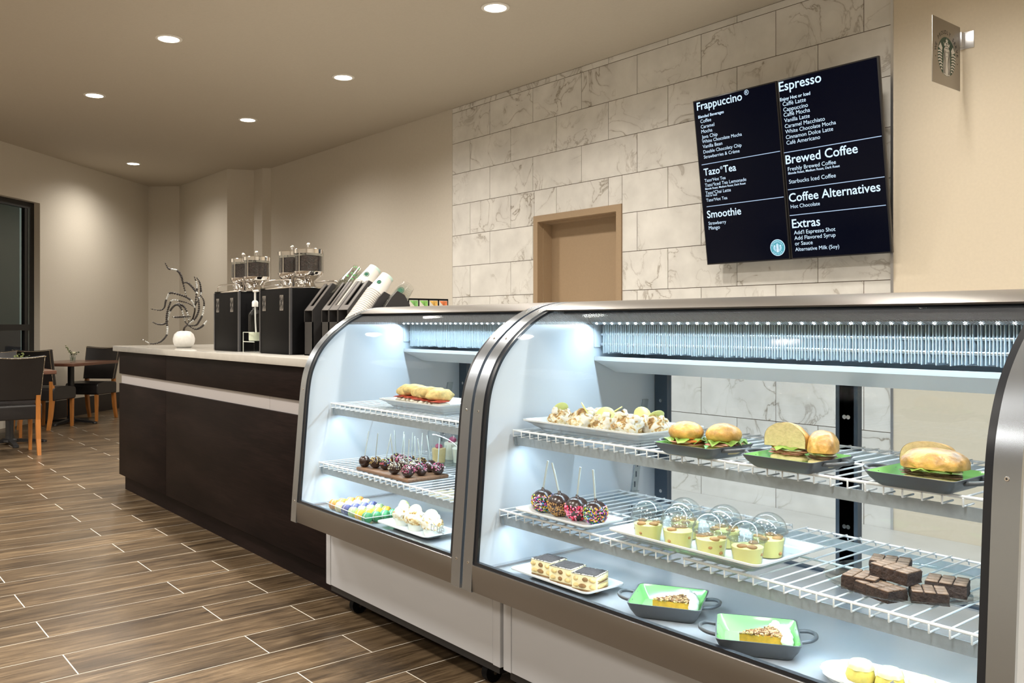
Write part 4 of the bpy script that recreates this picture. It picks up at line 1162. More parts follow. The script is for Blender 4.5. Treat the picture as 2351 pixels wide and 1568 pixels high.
# ---------------------------------------------------------------- food materials
def make_meringue():
    m, nt, b, N, L = nmat('toasted_meringue_foam')
    v, r = obj_coords(nt, 3.0)
    n1 = N('ShaderNodeTexNoise'); n1.inputs['Scale'].default_value = 48; n1.inputs['Detail'].default_value = 3; n1.inputs['Distortion'].default_value = 1.2; L(v, n1.inputs['Vector'])
    L(ramp(nt, n1.outputs['Fac'], [(0.44, (0.66, 0.64, 0.57)), (0.53, (0.62, 0.54, 0.31)), (0.59, (0.44, 0.26, 0.085)), (0.70, (0.20, 0.10, 0.03))]), b.inputs['Base Color'])
    b.inputs['Roughness'].default_value = 0.5
    return m
M_MER = make_meringue()
M_TOAST = mat('toasted_meringue', (0.33, 0.20, 0.07), 0.55, var=0.5, scale=120)
M_LIMEF = mat('lime_slice', (0.62, 0.68, 0.26), 0.35)
M_LEMON = mat('lemon_slice', (0.75, 0.68, 0.22), 0.35)
M_BUN = mat('glazed_bun', (0.55, 0.30, 0.075), 0.42, var=0.5, scale=34, bump=0.5)
M_CRUMB = mat('bread_crumb', (0.62, 0.50, 0.26), 0.7, var=0.1, scale=90, bump=0.3)
M_LETT = mat('lettuce', (0.22, 0.36, 0.07), 0.4, var=0.3, scale=60)
M_HAM = mat('sliced_ham', (0.58, 0.27, 0.20), 0.4, var=0.25, scale=70)
M_BEEF = mat('roast_beef', (0.20, 0.10, 0.075), 0.45, var=0.4, scale=70)
M_TOM = mat('tomato', (0.62, 0.16, 0.04), 0.3)
M_CHEESE = mat('white_cheese', (0.78, 0.74, 0.60), 0.45)
M_CHOC = mat('dark_chocolate', (0.030, 0.014, 0.010), 0.25, spec=0.6)
M_COCOA = mat('cocoa_powder', (0.032, 0.024, 0.022), 0.9, bump=0.5, scale=250)
M_CREAM = mat('mascarpone_cream', (0.74, 0.66, 0.42), 0.55, var=0.08, scale=40)
M_FING = mat('ladyfinger', (0.62, 0.46, 0.20), 0.7, var=0.35, scale=70)
M_FINGD = mat('soaked_ladyfinger', (0.20, 0.105, 0.035), 0.7, var=0.4, scale=60)
M_CUST = mat('banana_custard', (0.74, 0.67, 0.25), 0.4, var=0.05, scale=30)
M_COOK = mat('vanilla_wafer', (0.40, 0.20, 0.065), 0.6, var=0.3, scale=60)
M_BROWN = mat('brownie_crumb', (0.040, 0.022, 0.015), 0.8, var=0.4, scale=120, bump=0.6)
M_BROWNT = mat('brownie_crust', (0.20, 0.122, 0.075), 0.5, var=0.3, scale=60, bump=0.2)
M_PUMP = mat('pumpkin_filling', (0.42, 0.185, 0.02), 0.4, var=0.2, scale=90)
M_CRUST = mat('pie_crust', (0.80, 0.72, 0.55), 0.6, var=0.12, scale=60)
M_NUT = mat('chopped_pecans', (0.33, 0.18, 0.08), 0.6, var=0.5, scale=90)
M_WHIP = mat('whipped_cream', (0.70, 0.70, 0.66), 0.5)
M_STICK = mat('paper_stick', (0.36, 0.39, 0.36), 0.6)
SPR = [mat('sprinkle_%d' % i, c, 0.4) for i, c in enumerate([(.75, .10, .25), (.85, .35, .03), (.85, .70, .05), (.05, .45, .12), (.03, .22, .60), (.45, .10, .55), (.80, .80, .75)])]

def part(mb, name, t, smooth=50): return mb.build(name, t, smooth)
def meringue(x, y, z, r, seed, label, group, lime=True, cup=False, tartlet=True):
    rnd = random.Random(seed)
    t = thing('meringue_tart', label, 'tart', (x, y, z), rnd.uniform(0, 6), group)
    h0 = 0.0
    if cup:
        part(MB(mat('pleated_paper', (0.72, 0.76, 0.72), 0.6)).lathe([(.0, 0), (r * .62, 0), (r * .85, r * .75), (r * .80, r * .75), (r * .6, .003), (.0, .003)], 36, wob=lambda a, i: 1 + .03 * math.cos(18 * a)), 'paper_case', t)
        h0 = r * .55
    else:
        part(MB(M_CRUST).lathe([(.0, 0), (r * .80, 0), (r * .98, r * .28), (r * .9, r * .30), (.0, r * .22)], 30, wob=lambda a, i: 1 + .025 * math.cos(14 * a)), 'tart_shell', t)
        h0 = r * .18
    m = MB(M_MER)
    m.ball((0, 0, h0 + r * .42), (r, r, r * .74), 3, .30, 2.4 / r, seed * 3.1, flat=-r * .40)
    for k in range(6):
        a = k * PI / 3 + rnd.random(); d = r * rnd.uniform(.25, .6)
        m.ball((d * math.cos(a), d * math.sin(a), h0 + r * rnd.uniform(.75, 1.05)), (r * .40, r * .30, r * .36), 2, .5, 2.2 / r, seed + k)
    part(m, 'meringue', t, 60)
    tm = MB(M_TOAST)
    for k in range(10):
        a = rnd.uniform(0, 2 * PI); el = rnd.uniform(.15, 1.1); pts = []
        for q in range(6):
            aa = a + (q - 2.5) * .16; ee = el + .14 * math.sin(q * 1.3 + k)
            p = Vector((math.cos(aa) * math.cos(ee) * r * 1.03, math.sin(aa) * math.cos(ee) * r * 1.03, h0 + r * .42 + math.sin(ee) * r * .66))
            pts.append(p)
        tm.tube(pts, r * rnd.uniform(.05, .10), 5, r * .02)
    part(tm, 'toasted_ridges', t, 60)
    if lime:
        a = rnd.uniform(0, 2 * PI)
        sl = MB(M_LIMEF if rnd.random() < .6 else M_LEMON)
        sl.at((r * .25 * math.cos(a), r * .25 * math.sin(a), h0 + r * 1.22), rz=a, ry=rnd.uniform(.5, 1.1))
        sl.lathe([(.0, -.002), (r * .60, -.002), (r * .63, 0), (r * .60, .002), (.0, .002)], 18)
        part(sl, 'citrus_slice', t, 60)
    return t
def bun(mb, x, y, z, rx, ry, h, seed):
    mb.ball((x, y, z + h * .35), (rx, ry, h * .68), 3, .10, 14, seed, flat=-h * .35)
def sprinkles(t, n, c, r, zlo, zhi, mats, seed, size=(.0012, .005), name='sprinkles'):
    rnd = random.Random(seed); m = MB(*mats)
    for i in range(n):
        zz = rnd.uniform(zlo, zhi); a = rnd.uniform(0, 2 * PI); q = math.sqrt(max(0, 1 - zz * zz))
        nrm = Vector((q * math.cos(a), q * math.sin(a), zz)); p = Vector(c) + nrm * r
        t1 = nrm.cross(Vector((0, 0, 1)));
        if t1.length < 1e-3: t1 = Vector((1, 0, 0))
        t1.normalize(); t2 = nrm.cross(t1); g = rnd.uniform(0, PI); d = t1 * math.cos(g) + t2 * math.sin(g)
        m.use(mats[i % len(mats)]); m.tube([p - d * size[1] / 2, p + d * size[1] / 2], size[0], 5)
    return stuff(part(m, name, t, 60))
# ================================================================= right case, top shelf
tray(-1.850, 1.955, US, .49, .30, .037, 'large white tray of toasted meringue tarts on the top shelf')
MZ = US + .0085
for i, (dx, dy, r, lm) in enumerate(((-.165, -.045, .046, 1), (-.070, -.050, .050, 1), (.030, -.050, .048, 1), (.125, -.060, .052, 0), (-.110, .045, .046, 0), (-.010, .048, .047, 1), (.090, .040, .046, 1), (.178, .010, .047, 1))):
    lab = ('toasted meringue tart at the left front corner of the large tray', 'toasted meringue tart with a tall lime slice, second in the front row', 'toasted meringue tart, third along the front of the large tray', 'whitest meringue tart at the front right, hardly toasted', 'toasted meringue tart at the back left of the large tray', 'toasted meringue tart in the middle of the back row', 'toasted meringue tart in the back row beside the white front one', 'toasted meringue tart at the right end with a pale slice on top')[i]
    meringue(-1.850 + dx, 1.955 + dy, MZ, r * .90, i + 2, lab, 'meringue tarts on the large tray', lime=bool(lm))
D2 = iron_dish(-1.424, 1.852, US, 'square green dish with two small filled buns, on the top shelf', h=.030)
D3 = iron_dish(-1.155, 1.852, US, 'square green dish holding the tall cut sandwich, middle of the top shelf', h=.030)
D4 = iron_dish(-0.857, 1.858, US, 'square green dish with the flat roll sandwich at the right end of the top shelf', h=.030)
FZ = US + .0065
def leafy(m, x, y, z, r, seed, amp=.008):
    rnd = random.Random(seed); n = 22; v = [(x, y, z)]; 
    for k in range(n):
        a = 2 * PI * k / n; q = r * (1 + .18 * math.sin(5 * a + seed)); v.append((x + q * .6 * math.cos(a), y + q * .6 * math.sin(a), z + amp * .5))
    for k in range(n):
        a = 2 * PI * k / n; q = r * (1.02 + .18 * math.sin(5 * a + seed)); v.append((x + q * math.cos(a), y + q * math.sin(a), z + amp * math.sin(k * 2.4 + seed) - .004))
    f = [(0, 1 + k, 1 + (k + 1) % n) for k in range(n)] + [(1 + k, 1 + n + k, 1 + n + (k + 1) % n, 1 + (k + 1) % n) for k in range(n)]
    m.add(v, f)
def slider(x, y, label, seed, fill, rz=0):
    t = thing('filled_bun', label, 'sandwich', (x, y, FZ), rz, 'small filled buns')
    part(MB(M_CRUMB).ball((0, 0, .009), (.044, .044, .014), 3, .08, 30, seed, flat=-.009), 'bottom_bun', t, 60)
    m = MB(fill)
    for k in range(3): m.ball((.008 * math.cos(k * 2.1), .008 * math.sin(k * 2.1), .019 + .0035 * k), (.044, .043, .0035), 2, .25, 40, seed + k)
    part(m, 'meat_slices', t, 60)
    m = MB(M_TOM); m.lathe([(.0, .0265), (.036, .0265), (.037, .029), (.036, .0315), (.0, .0315)], 20, (.006, -.010, 0)); part(m, 'tomato_slice', t)
    m = MB(M_LETT); leafy(m, 0, -.004, .033, .050, seed); part(m, 'lettuce', t, 60)
    m = MB(M_BUN); bun(m, 0, 0, .033, .046, .045, .042, seed + 5); part(m, 'top_bun', t, 60)
slider(-1.464, 1.836, 'small bun with lettuce and tomato, left in the two-bun dish', 3, M_HAM, .4)
slider(-1.376, 1.872, 'small bun with ham, right in the two-bun dish', 8, M_HAM, 2.2)
def half_roll(x, y, label, seed, rz, L_, H_, fill, cut=True, nm='cut_sandwich'):
    """half of a cut roll: domed bread over fillings, cut face on local -y"""
    t = thing(nm, label, 'sandwich', (x, y, FZ), rz, 'cut roll sandwiches')
    n = 22
    def dome(z0, h, depth, mt, mf, nm2):
        b = MB(mt, mf)
        v = []; f = []
        rows = 12
        for j in range(rows + 1):
            q = j / rows; yy = depth * math.sin(q * PI / 2); k = math.cos(q * PI / 2) ** .8 if j < rows else 0.0
            for i in range(n + 1):
                a = PI * i / n
                wob = 1 + .045 * noise.noise(Vector((math.cos(a) * 2.2 + seed, math.sin(a) * 2.2, q * 2.5)))
                v.append((math.cos(a) * L_ / 2 * (.30 + .70 * k) * wob, yy * wob, z0 + (max(0, math.sin(a)) ** .62) * h * (.10 + .90 * k) * wob))
        for j in range(rows):
            for i in range(n):
                a = j * (n + 1) + i; f.append((a, a + 1, a + n + 2, a + n + 1))
        b.add(v, f)
        b.add([v[rows * (n + 1) + i] for i in range(n + 1)], [tuple(range(n + 1))])
        b.use(mf).add([(p[0] * .985, p[1] - .0004, p[2]) for p in v[:n + 1]], [tuple(range(n + 1))])
        b.use(mt).add([v[j * (n + 1)] for j in range(rows + 1)] + [v[j * (n + 1) + n] for j in range(rows + 1)], [(j, j + 1, rows + 2 + j, rows + 1 + j) for j in range(rows)])
        return part(b, nm2, t, 70)
    zb = H_ * .24
    part(MB(M_CRUMB).ball((0, .024, zb * .55), (L_ * .45, .032, zb * .62), 3, .10, 40, seed, flat=-zb * .55), 'bottom_bread', t, 60)
    m = MB(fill)
    for k in range(3):
        m.ball((random.Random(seed + k).uniform(-.006, .006), .022, zb + .002 + .0038 * k), (L_ * .44, .028, .0034), 3, .4, 60, seed + k * 2)
    part(m, 'meat_slices', t, 60)
    m = MB(M_CHEESE); m.ball((0, .022, zb + .0125), (L_ * .43, .029, .0034), 3, .4, 55, seed); part(m, 'cheese', t, 60)
    m = MB(M_TOM)
    for k in (-1, 1): m.ball((k * L_ * .2, .020, zb + .0165), (L_ * .17, .022, .0034), 2, .1, 40, seed)
    part(m, 'tomato_slice', t, 60)
    m = MB(M_LETT); leafy(m, 0, .020, zb + .0195, L_ * .36, seed, .004); part(m, 'lettuce', t, 60)
    dome(zb + .0185, H_ * .62, .062, M_BUN, M_CRUMB, 'top_bread')
    return t
half_roll(-1.180, 1.838, 'tall half sandwich showing its filling, left in the middle green dish', 4, .06, .106, .092, M_HAM)
half_roll(-1.108, 1.884, 'half sandwich turned crust outward, right in the middle green dish', 9, PI + .45, .070, .076, M_BEEF)
half_roll(-0.872, 1.886, 'half roll standing behind, in the right-hand green dish', 14, .10, .112, .074, M_BEEF)
half_roll(-0.850, 1.880, 'long low roll with sliced beef at the front of the right-hand green dish', 21, PI + .10, .132, .062, M_BEEF)
pk = thing('pickle_slice', 'pale green pickle slice beside the roll in the right-hand dish', 'pickle', (-.918, 1.805, FZ + .001), .3)
part(MB(M_LIMEF).ball((0, 0, .006), (.020, .012, .008), 2, .15, 60, 2, flat=-.006), 'pickle_flesh', pk, 60)
part(MB(M_LETT).ball((-.004, .006, .005), (.019, .009, .0065), 2, .1, 60, 4, flat=-.005), 'pickle_skin', pk, 60)

# ================================================================= right case, lower shelf
tray(-1.865, 1.792, LS, .312, .160, .026, 'small white tray carrying four chocolate candy apples')
def candy_apple(x, y, label, kind, seed, lean):
    r = .0355
    t = thing('candy_apple', label, 'candy apple', (x, y, LS + .0088), 0, 'chocolate candy apples on sticks')
    part(MB(M_CHOC).lathe([(r * math.sin(PI * k / 14) * (1.0 if k else 0), r * .97 - r * .97 * math.cos(PI * k / 14) - (.005 * math.exp(-((k - 14) / 1.2) ** 2))) for k in range(15)], 28), 'chocolate_apple', t, 60)
    part(MB(M_STICK).tube([(0, 0, r * 1.75), (lean[0] * .5, lean[1] * .5, r * 1.9 + .045), (lean[0], lean[1], r * 1.9 + .088)], .0032, 8), 'stick', t)
    part(MB(M_CHOC).lathe([(.009, r * 1.85), (.005, r * 1.95), (.0036, r * 2.1), (.0, r * 2.12)], 10), 'chocolate_collar', t)
    c = (0, 0, r * .97)
    if kind == 'rainbow': sprinkles(t, 430, c, r * 1.01, -.95, .55, SPR, seed, (.0011, .0058))
    elif kind == 'nut': sprinkles(t, 420, c, r * 1.0, -.95, .25, [M_NUT, mat('toffee_crumb', (.30, .15, .03), .5), mat('toffee_light', (.50, .30, .10), .5)], seed, (.0018, .0035), 'toffee_crumbs')
    else: sprinkles(t, 300, c, r * 1.0, -.95, .35, [mat('candy_pink', (.80, .13, .28), .4), mat('candy_red', (.55, .02, .05), .4), mat('candy_light_pink', (.85, .35, .48), .4)], seed, (.0024, .0036), 'pink_candy_pieces')
    return t
candy_apple(-1.985, 1.802, 'chocolate candy apple with rainbow sprinkles, farthest left on its tray', 'rainbow', 1, (.012, .010))
candy_apple(-1.912, 1.802, 'chocolate candy apple rolled in toffee crumbs, second from left', 'nut', 2, (-.028, -.004))
candy_apple(-1.839, 1.804, 'chocolate candy apple covered in pink and red candies', 'pink', 3, (.010, .004))
candy_apple(-1.766, 1.806, 'chocolate candy apple with bright rainbow sprinkles at the right end', 'rainbow', 4, (-.008, -.002))
tray(-1.405, 1.862, LS, .470, .29, .034, 'large white tray holding seven domed pudding cups on the lower shelf')
def pudding(x, y, label, seed, proto=[None]):
    rnd = random.Random(seed)
    t = thing('pudding_cup', label, 'dessert cup', (x, y, LS + .0088), rnd.uniform(0, 6), 'banana pudding cups with domed lids')
    part(MB(M_CLEAR).lathe([(.0, 0), (.033, 0), (.0415, .058), (.0435, .060), (.0435, .062), (.0405, .062), (.032, .0015), (.0, .0015)], 32), 'cup', t)
    part(MB(M_CUST).lathe([(.0, .002), (.0312, .002), (.0372, .044), (.030, .0465), (.0, .0455)], 32), 'custard', t, 60)
    for k in range(rnd.choice((3, 4, 5))):
        a = k * PI / 2 + rnd.uniform(-.6, .6); d = rnd.uniform(.020, .027)
        part(MB(M_COOK).ball((d * math.cos(a), d * math.sin(a), .0475), (.0125, .0125, .0055), 2, .1, 60, seed + k), 'wafer_cookie', t, 60)
    for k in range(3):
        a = rnd.uniform(0, 2 * PI); zz = rnd.uniform(.012, .034)
        part(MB(M_COOK).ball((.0325 * math.cos(a), .0325 * math.sin(a), zz), (.006, .006, .005), 1, .2, 80, k), 'cookie_piece', t, 60)
    dm = [(.0465, .060), (.0465, .066), (.0435, .068)] + [(.0435 * math.cos(q * PI / 20), .068 + .040 * math.sin(q * PI / 20)) for q in range(1, 11)]
    part(MB(M_CLEAR).lathe(dm + [(r_ * .975, z_ - .0012) for r_, z_ in reversed(dm)], 36), 'dome_lid', t, 60)
    return t
pl = ('first', 'second', 'third', 'fourth')
for i, (x, y) in enumerate(((-1.552, 1.785), (-1.456, 1.790), (-1.350, 1.786), (-1.248, 1.790))):
    pudding(x, y, '%s pudding cup with dome lid from the left in the front row' % pl[i], i + 3)
for i, (x, y) in enumerate(((-1.508, 1.882), (-1.386, 1.890), (-1.262, 1.898))):
    pudding(x, y, 'pudding cup with dome lid in the back row, %s' % ('at the left end', 'in the middle', 'at the right end')[i], i + 11)
M_CGL = glass('cut_glass', (.93, .97, .97), .07, .85, .04)
gp = MB(M_CGL).lathe([(.0, 0), (.105, 0), (.120, .004), (.160, .016), (.166, .020), (.165, .023), (.157, .020), (.118, .009), (.104, .0055), (.0, .0055)], 64, wob=lambda a, i: 1 + (.008 * math.cos(24 * a) if 2 <= i <= 7 else 0)).build('glass_plate', None, 50)
gp.location = (-.935, 1.918, LS)
tag(gp, 'round clear cut-glass plate piled with brownies', 'plate')
def brownie(x, y, z, rz, label, sx=.074, sy=.060, h=.030, rx=0, ry=0, seed=1):
    t = thing('brownie', label, 'brownie', (x, y, z), rz, 'scored chocolate brownies')
    t.rotation_euler = (rx, ry, rz)
    rnd = random.Random(seed)
    bm = bmesh.new(); bmesh.ops.create_cube(bm, size=1); bmesh.ops.subdivide_edges(bm, edges=bm.edges[:], cuts=4, use_grid_fill=True)
    for v in bm.verts:
        p = Vector((v.co.x * sx, v.co.y * sy, (v.co.z + .5) * (h - .004)))
        if v.co.z < .49: p += Vector((1, 1, 0)) * .0018 * noise.noise(p * 130 + Vector((seed, 0, 0)))
        v.co = p
    part(MB(M_BROWN).bm(bm), 'crumb', t, 40)
    gap = .0022; nx, ny = 3, 3
    for i in range(nx):
        for j in range(ny):
            a = -sx / 2 + sx * i / nx; b = -sy / 2 + sy * j / ny
            part(MB(M_BROWNT).rbox(a + gap / 2, a + sx / nx - gap / 2, b + gap / 2, b + sy / ny - gap / 2, h - .0042, h, .0014, 1), 'crust_square', t, 50)
    return t
BZ = LS + .0058
brownie(-.985, 1.838, BZ, .15, 'brownie at the left of the pile, leaning on the glass rim', .072, .068, .032, seed=1)
brownie(-.985, 1.955, BZ + .002, .35, 'brownie standing highest at the back of the pile', .082, .062, .044, seed=2)
brownie(-.935, 1.812, BZ, -.28, 'brownie lying low at the front of the pile', .090, .055, .026, seed=3)
brownie(-.928, 1.862, BZ + .030, -.10, 'brownie with whitish bloom on top of the pile', .086, .056, .028, ry=.05, seed=4)
brownie(-.858, 1.862, BZ, .55, 'brownie at the right front of the pile', .070, .060, .026, seed=5)
brownie(-.858, 1.948, BZ, .30, 'brownie at the right back with a sloping cut side', .080, .066, .030, seed=6)

# ================================================================= right case, deck
tray(-1.868, 1.785, DK, .33, .160, .026, 'narrow white tray with three squares of tiramisu on the case floor')
def tiramisu(x, y, rz, label, seed):
    t = thing('tiramisu_square', label, 'cake', (x, y, DK + .0088), rz, 'squares of tiramisu')
    s_ = .040; h_ = .052
    part(MB(M_CREAM).rbox(-s_, s_, -s_ * .95, s_ * .95, .004, h_ - .004, .003), 'cream', t)
    part(MB(M_FINGD).rbox(-s_ * .98, s_ * .98, -s_ * .93, s_ * .93, 0, .0045, .001), 'soaked_base', t)
    m = MB(M_COCOA); bm = bmesh.new(); bmesh.ops.create_grid(bm, x_segments=14, y_segments=14, size=1)
    for v in bm.verts:
        e = max(abs(v.co.x), abs(v.co.y)) > .99
        v.co = Vector((v.co.x * s_ * 1.015, v.co.y * s_ * .965, h_ - (.006 if e else .003) + .0016 * noise.noise(Vector((v.co.x * 5 + seed, v.co.y * 5, 0)))))
    part(m.bm(bm), 'cocoa_top', t, 60)
    for zz in (.015, .034):
        for k in range(3):
            u = (-.66 + .66 * k + random.Random(seed * 9 + k + int(zz * 1000)).uniform(-.12, .12)) * s_
            part(MB(M_FING if (k + int(zz * 100)) % 2 else M_FINGD).ball((u, -s_ * .93, zz), (random.Random(seed + k * 5 + int(zz * 999)).uniform(.0075, .0125), .006, .0068), 2, .2, 80, seed + k), 'ladyfinger_end', t, 60)
        part(MB(M_FING).ball((s_ * .98, 0, zz), (.005, s_ * .86, .0068), 2, .08, 60, seed), 'ladyfinger', t, 60)
        part(MB(M_FINGD).ball((s_ * .98, 0, zz - .0075), (.0042, s_ * .84, .0022), 2, .08, 60, seed), 'soaked_layer', t, 60)
    return t
tiramisu(-1.950, 1.795, .12, 'tiramisu square at the left end of the narrow tray', 1)
tiramisu(-1.862, 1.788, .18, 'tiramisu square in the middle of the narrow tray', 2)
tiramisu(-1.772, 1.790, .30, 'tiramisu square at the right end with striped layers showing', 3)
iron_dish(-1.515, 1.824, DK, 'square green dish with pie on the case floor, nearer the tiramisu', math.radians(31), .190, .042)
iron_dish(-1.224, 1.794, DK, 'square green dish with pie on the case floor, nearest the viewer', math.radians(36), .190, .042)
def pie(x, y, rz, label, seed):
    t = thing('pie_slice', label, 'pie', (x, y, DK + .0068), rz, 'slices of pecan topped pumpkin pie')
    R, h_ = .105, .030; hw = math.radians(21)
    def wedge(mb, r0, r1, z0, z1, n=8, sh=0.0):
        v = []
        for zz, k in ((z0, 0), (z1, 1)):
            v.append((r0, 0, zz))
            for i in range(n + 1):
                a = -hw + 2 * hw * i / n; v.append((r1 * math.cos(a), r1 * math.sin(a), zz))
        m_ = n + 2
        f = [tuple(range(m_ - 1, -1, -1)), tuple(range(m_, 2 * m_))] + [(i, (i + 1) % m_, m_ + (i + 1) % m_, m_ + i) for i in range(m_)]
        return mb.add(v, f)
    part(wedge(MB(M_CRUST), -.002, R, 0, .004), 'bottom_crust', t)
    part(wedge(MB(M_PUMP), .0, R - .004, .004, h_ - .004), 'pumpkin_filling', t)
    rnd = random.Random(seed); m = MB(M_NUT, mat('pale_pecans', (.55, .36, .18), .6), mat('dark_pecans', (.16, .075, .03), .6))
    for k in range(300):
        rr = R * .97 * math.sqrt(rnd.random()); a = rnd.uniform(-hw, hw) * .98
        m.use(m.mats[k % 3]); m.at((rr * math.cos(a), rr * math.sin(a), h_ - .004 + rnd.uniform(0, .005)), rnd.uniform(0, 6), rnd.uniform(0, 3)); m.box(-.0035, .0035, -.0022, .0022, -.0013, .0013)
    m.at(); stuff(part(m, 'chopped_nuts', t, None))
    w_ = MB(M_WHIP)
    for k in range(9):
        a = -hw * 1.1 + 2.2 * hw * k / 8; w_.ball((R * 1.02 * math.cos(a), R * 1.02 * math.sin(a), h_ * .62 + .008 * (k % 2)), (.014, .012, .017), 2, .25, 70, seed + k)
    part(w_, 'whipped_cream', t, 60)
    part(MB(M_CRUST).tube([(R * math.cos(-hw + 2 * hw * k / 8), R * math.sin(-hw + 2 * hw * k / 8), .010) for k in range(9)], .008, 8), 'crust_edge', t)
    return t
pie(-1.541, 1.790, math.radians(52), 'slice of pecan pumpkin pie in the dish nearer the tiramisu', 3)
pie(-1.247, 1.757, math.radians(56), 'slice of pecan pumpkin pie in the dish nearest the viewer', 6)
sp = MB(M_WHITE)
nn = 64; v = []; f = []
lv = [(.72, 0), (.80, .003), (.93, .012), (1.0, .024), (.985, .027), (.90, .017), (.74, .0075)]
for k_, zz in lv:
    for i in range(nn):
        a = 2 * PI * i / nn
        q = 1 + (.045 * abs(math.cos(4 * a)) if k_ > .85 else 0)
        v.append((.172 * k_ * q * math.copysign(abs(math.cos(a)) ** .8, math.cos(a)), .082 * k_ * q * math.copysign(abs(math.sin(a)) ** .8, math.sin(a)), zz))
for j in range(len(lv) - 1):
    for i in range(nn): f.append((j * nn + i, j * nn + (i + 1) % nn, (j + 1) * nn + (i + 1) % nn, (j + 1) * nn + i))
f += [tuple(range(nn - 1, -1, -1)), tuple((len(lv) - 1) * nn + i for i in range(nn))]
spo = sp.add(v, f).build('scalloped_plate', None, 50); spo.location = (-.862, 1.783, DK); spo.rotation_euler = (0, 0, .10)
tag(spo, 'oval white scalloped plate of small yellow cakes at the bottom right corner', 'plate')
def mini_cake(x, y, label, seed):
    t = thing('mini_cake', label, 'cake', (x, y, DK + .0078), seed, 'small yellow fluted cakes')
    part(MB(mat('yellow_sponge', (.58, .47, .10), .6, var=.2, scale=60)).lathe([(.0, 0), (.027, 0), (.029, .006), (.022, .034), (.018, .037), (.0, .037)], 40, wob=lambda a, i: 1 + .05 * abs(math.cos(5 * a))), 'sponge', t, 50)
    part(MB(mat('pale_glaze', (.62, .60, .30), .25)).lathe([(.0258, .0245), (.0245, .030), (.0225, .0355), (.019, .0385), (.0, .0385)], 40, wob=lambda a, i: 1 + .055 * abs(math.cos(5 * a)) + (.04 * math.sin(7 * a) if i == 0 else 0)), 'glaze', t, 50)
mini_cake(-.966, 1.789, 'small yellow fluted cake at the left on the scalloped plate', 1)
mini_cake(-.906, 1.796, 'small yellow fluted cake second on the scalloped plate, cut by the frame', 2)
mini_cake(-.842, 1.802, 'small yellow fluted cake farthest right on the scalloped plate', 3)

# ================================================================= left case, top shelf
tray(-2.800, 1.972, US, .435, .26, .040, 'white tray with the long twisted-bread sandwich in the shorter case')
def twist_half(x, y, rz, L_, label, seed):
    t = thing('twist_sandwich', label, 'sandwich', (x, y, US + .009), rz, 'halves of the twisted bread sandwich')
    M_TW = mat('pale_golden_crust', (.62, .46, .17), .6, var=.35, scale=45, bump=.2)
    part(MB(M_CRUMB).ball((0, 0, .008), (L_ / 2, .034, .012), 3, .12, 30, seed, flat=-.008), 'bottom_bread', t, 60)
    m = MB(M_CHEESE)
    for k in range(5): m.ball((-L_ * .4 + L_ * .2 * k, -.008, .025), (L_ * .13, .036, .011), 2, .35, 50, seed + k)
    part(m, 'cheese', t, 60)
    m = MB(mat('salami', (.42, .06, .035), .4, var=.3, scale=80))
    for k in range(6): m.ball((-L_ * .42 + L_ * .17 * k, -.012, .0355 + .002 * (k % 2)), (L_ * .12, .038, .0042), 2, .4, 50, seed + k)
    part(m, 'salami', t, 60)
    m = MB(M_TW)
    for k in range(3):
        m.at((-L_ * .30 + L_ * .30 * k, 0, .058 + .006 * (k % 2)), rz=.9); m.ball((0, 0, 0), (L_ * .27, .040, .024), 3, .30, 34, seed + k)
    m.at(); part(m, 'twisted_crust', t, 60)
twist_half(-2.915, 1.955, .02, .165, 'left half of the twisted bread sandwich with salami', 2)
twist_half(-2.745, 1.925, -.12, .195, 'right half of the twisted bread sandwich, nearer the case end', 6)
# ================================================================= left case, lower shelf
bd = MB(mat('walnut_board', (.16, .085, .045), .5, var=.3, scale=20, stretch=(1, 8, 8))).rbox(-.187, .187, -.094, .094, 0, .015, .006, 3).build('wood_board', None, 40)
bd.location = (-2.858, 1.853, LS)
tag(bd, 'dark wooden board under the chocolate cake pops', 'board')
pp = [(-3.015, 1.782, 'plain'), (-2.962, 1.800, 'gold'), (-2.905, 1.812, 'mix'), (-2.990, 1.912, 'mix'), (-2.796, 1.782, 'white'), (-2.935, 1.905, 'pink'), (-2.708, 1.785, 'pink'), (-2.845, 1.858, 'white'), (-2.885, 1.920, 'mix'), (-2.712, 1.845, 'pink'), (-2.780, 1.866, 'white'), (-2.690, 1.908, 'pink'), (-2.825, 1.924, 'gold'), (-2.755, 1.920, 'plain')]
where = ['at the left front corner of the board', 'second from left along the front', 'third from left near the front', 'at the back left corner of the board', 'with pale sprinkles at the front middle', 'with dark pink dust in the back row', 'with pink sprinkles at the front right', 'with pale sprinkles in the centre', 'with mixed sprinkles in the back row', 'with pink sprinkles behind the front right one', 'with pale sprinkles right of centre', 'with pink sprinkles at the back right corner', 'with gold sprinkles in the back row', 'plain in the back row, right of centre']
PC = {'gold': [mat('gold_sprinkle', (.62, .42, .10), .4)], 'white': [mat('cream_sprinkle', (.72, .68, .50), .4)], 'pink': [mat('pink_sprinkle', (.62, .06, .22), .4), mat('pale_pink_sprinkle', (.80, .50, .58), .4)], 'mix': SPR}
for i, (x, y, kd) in enumerate(pp):
    rnd = random.Random(i + 40)
    t = thing('cake_pop', 'chocolate cake pop ' + where[i], 'cake pop', (x, y, LS + .0150), rnd.uniform(0, 6), 'cake pops on the wooden board')
    r = .0235
    part(MB(M_CHOC).ball((0, 0, r * .96), r, 3, .08, 40, i, flat=-r * .96), 'chocolate_ball', t, 60)
    lx_, ly_ = rnd.uniform(-.02, .02), rnd.uniform(-.02, .02)
    part(MB(M_STICK).tube([(0, 0, r * 1.7), (lx_, ly_, r * 1.9 + .095)], .0022, 7), 'stick', t)
    if kd != 'plain': sprinkles(t, 70, (0, 0, r * .96), r * 1.03, -.1, .95, PC[kd], i + 5, (.0009, .0046))
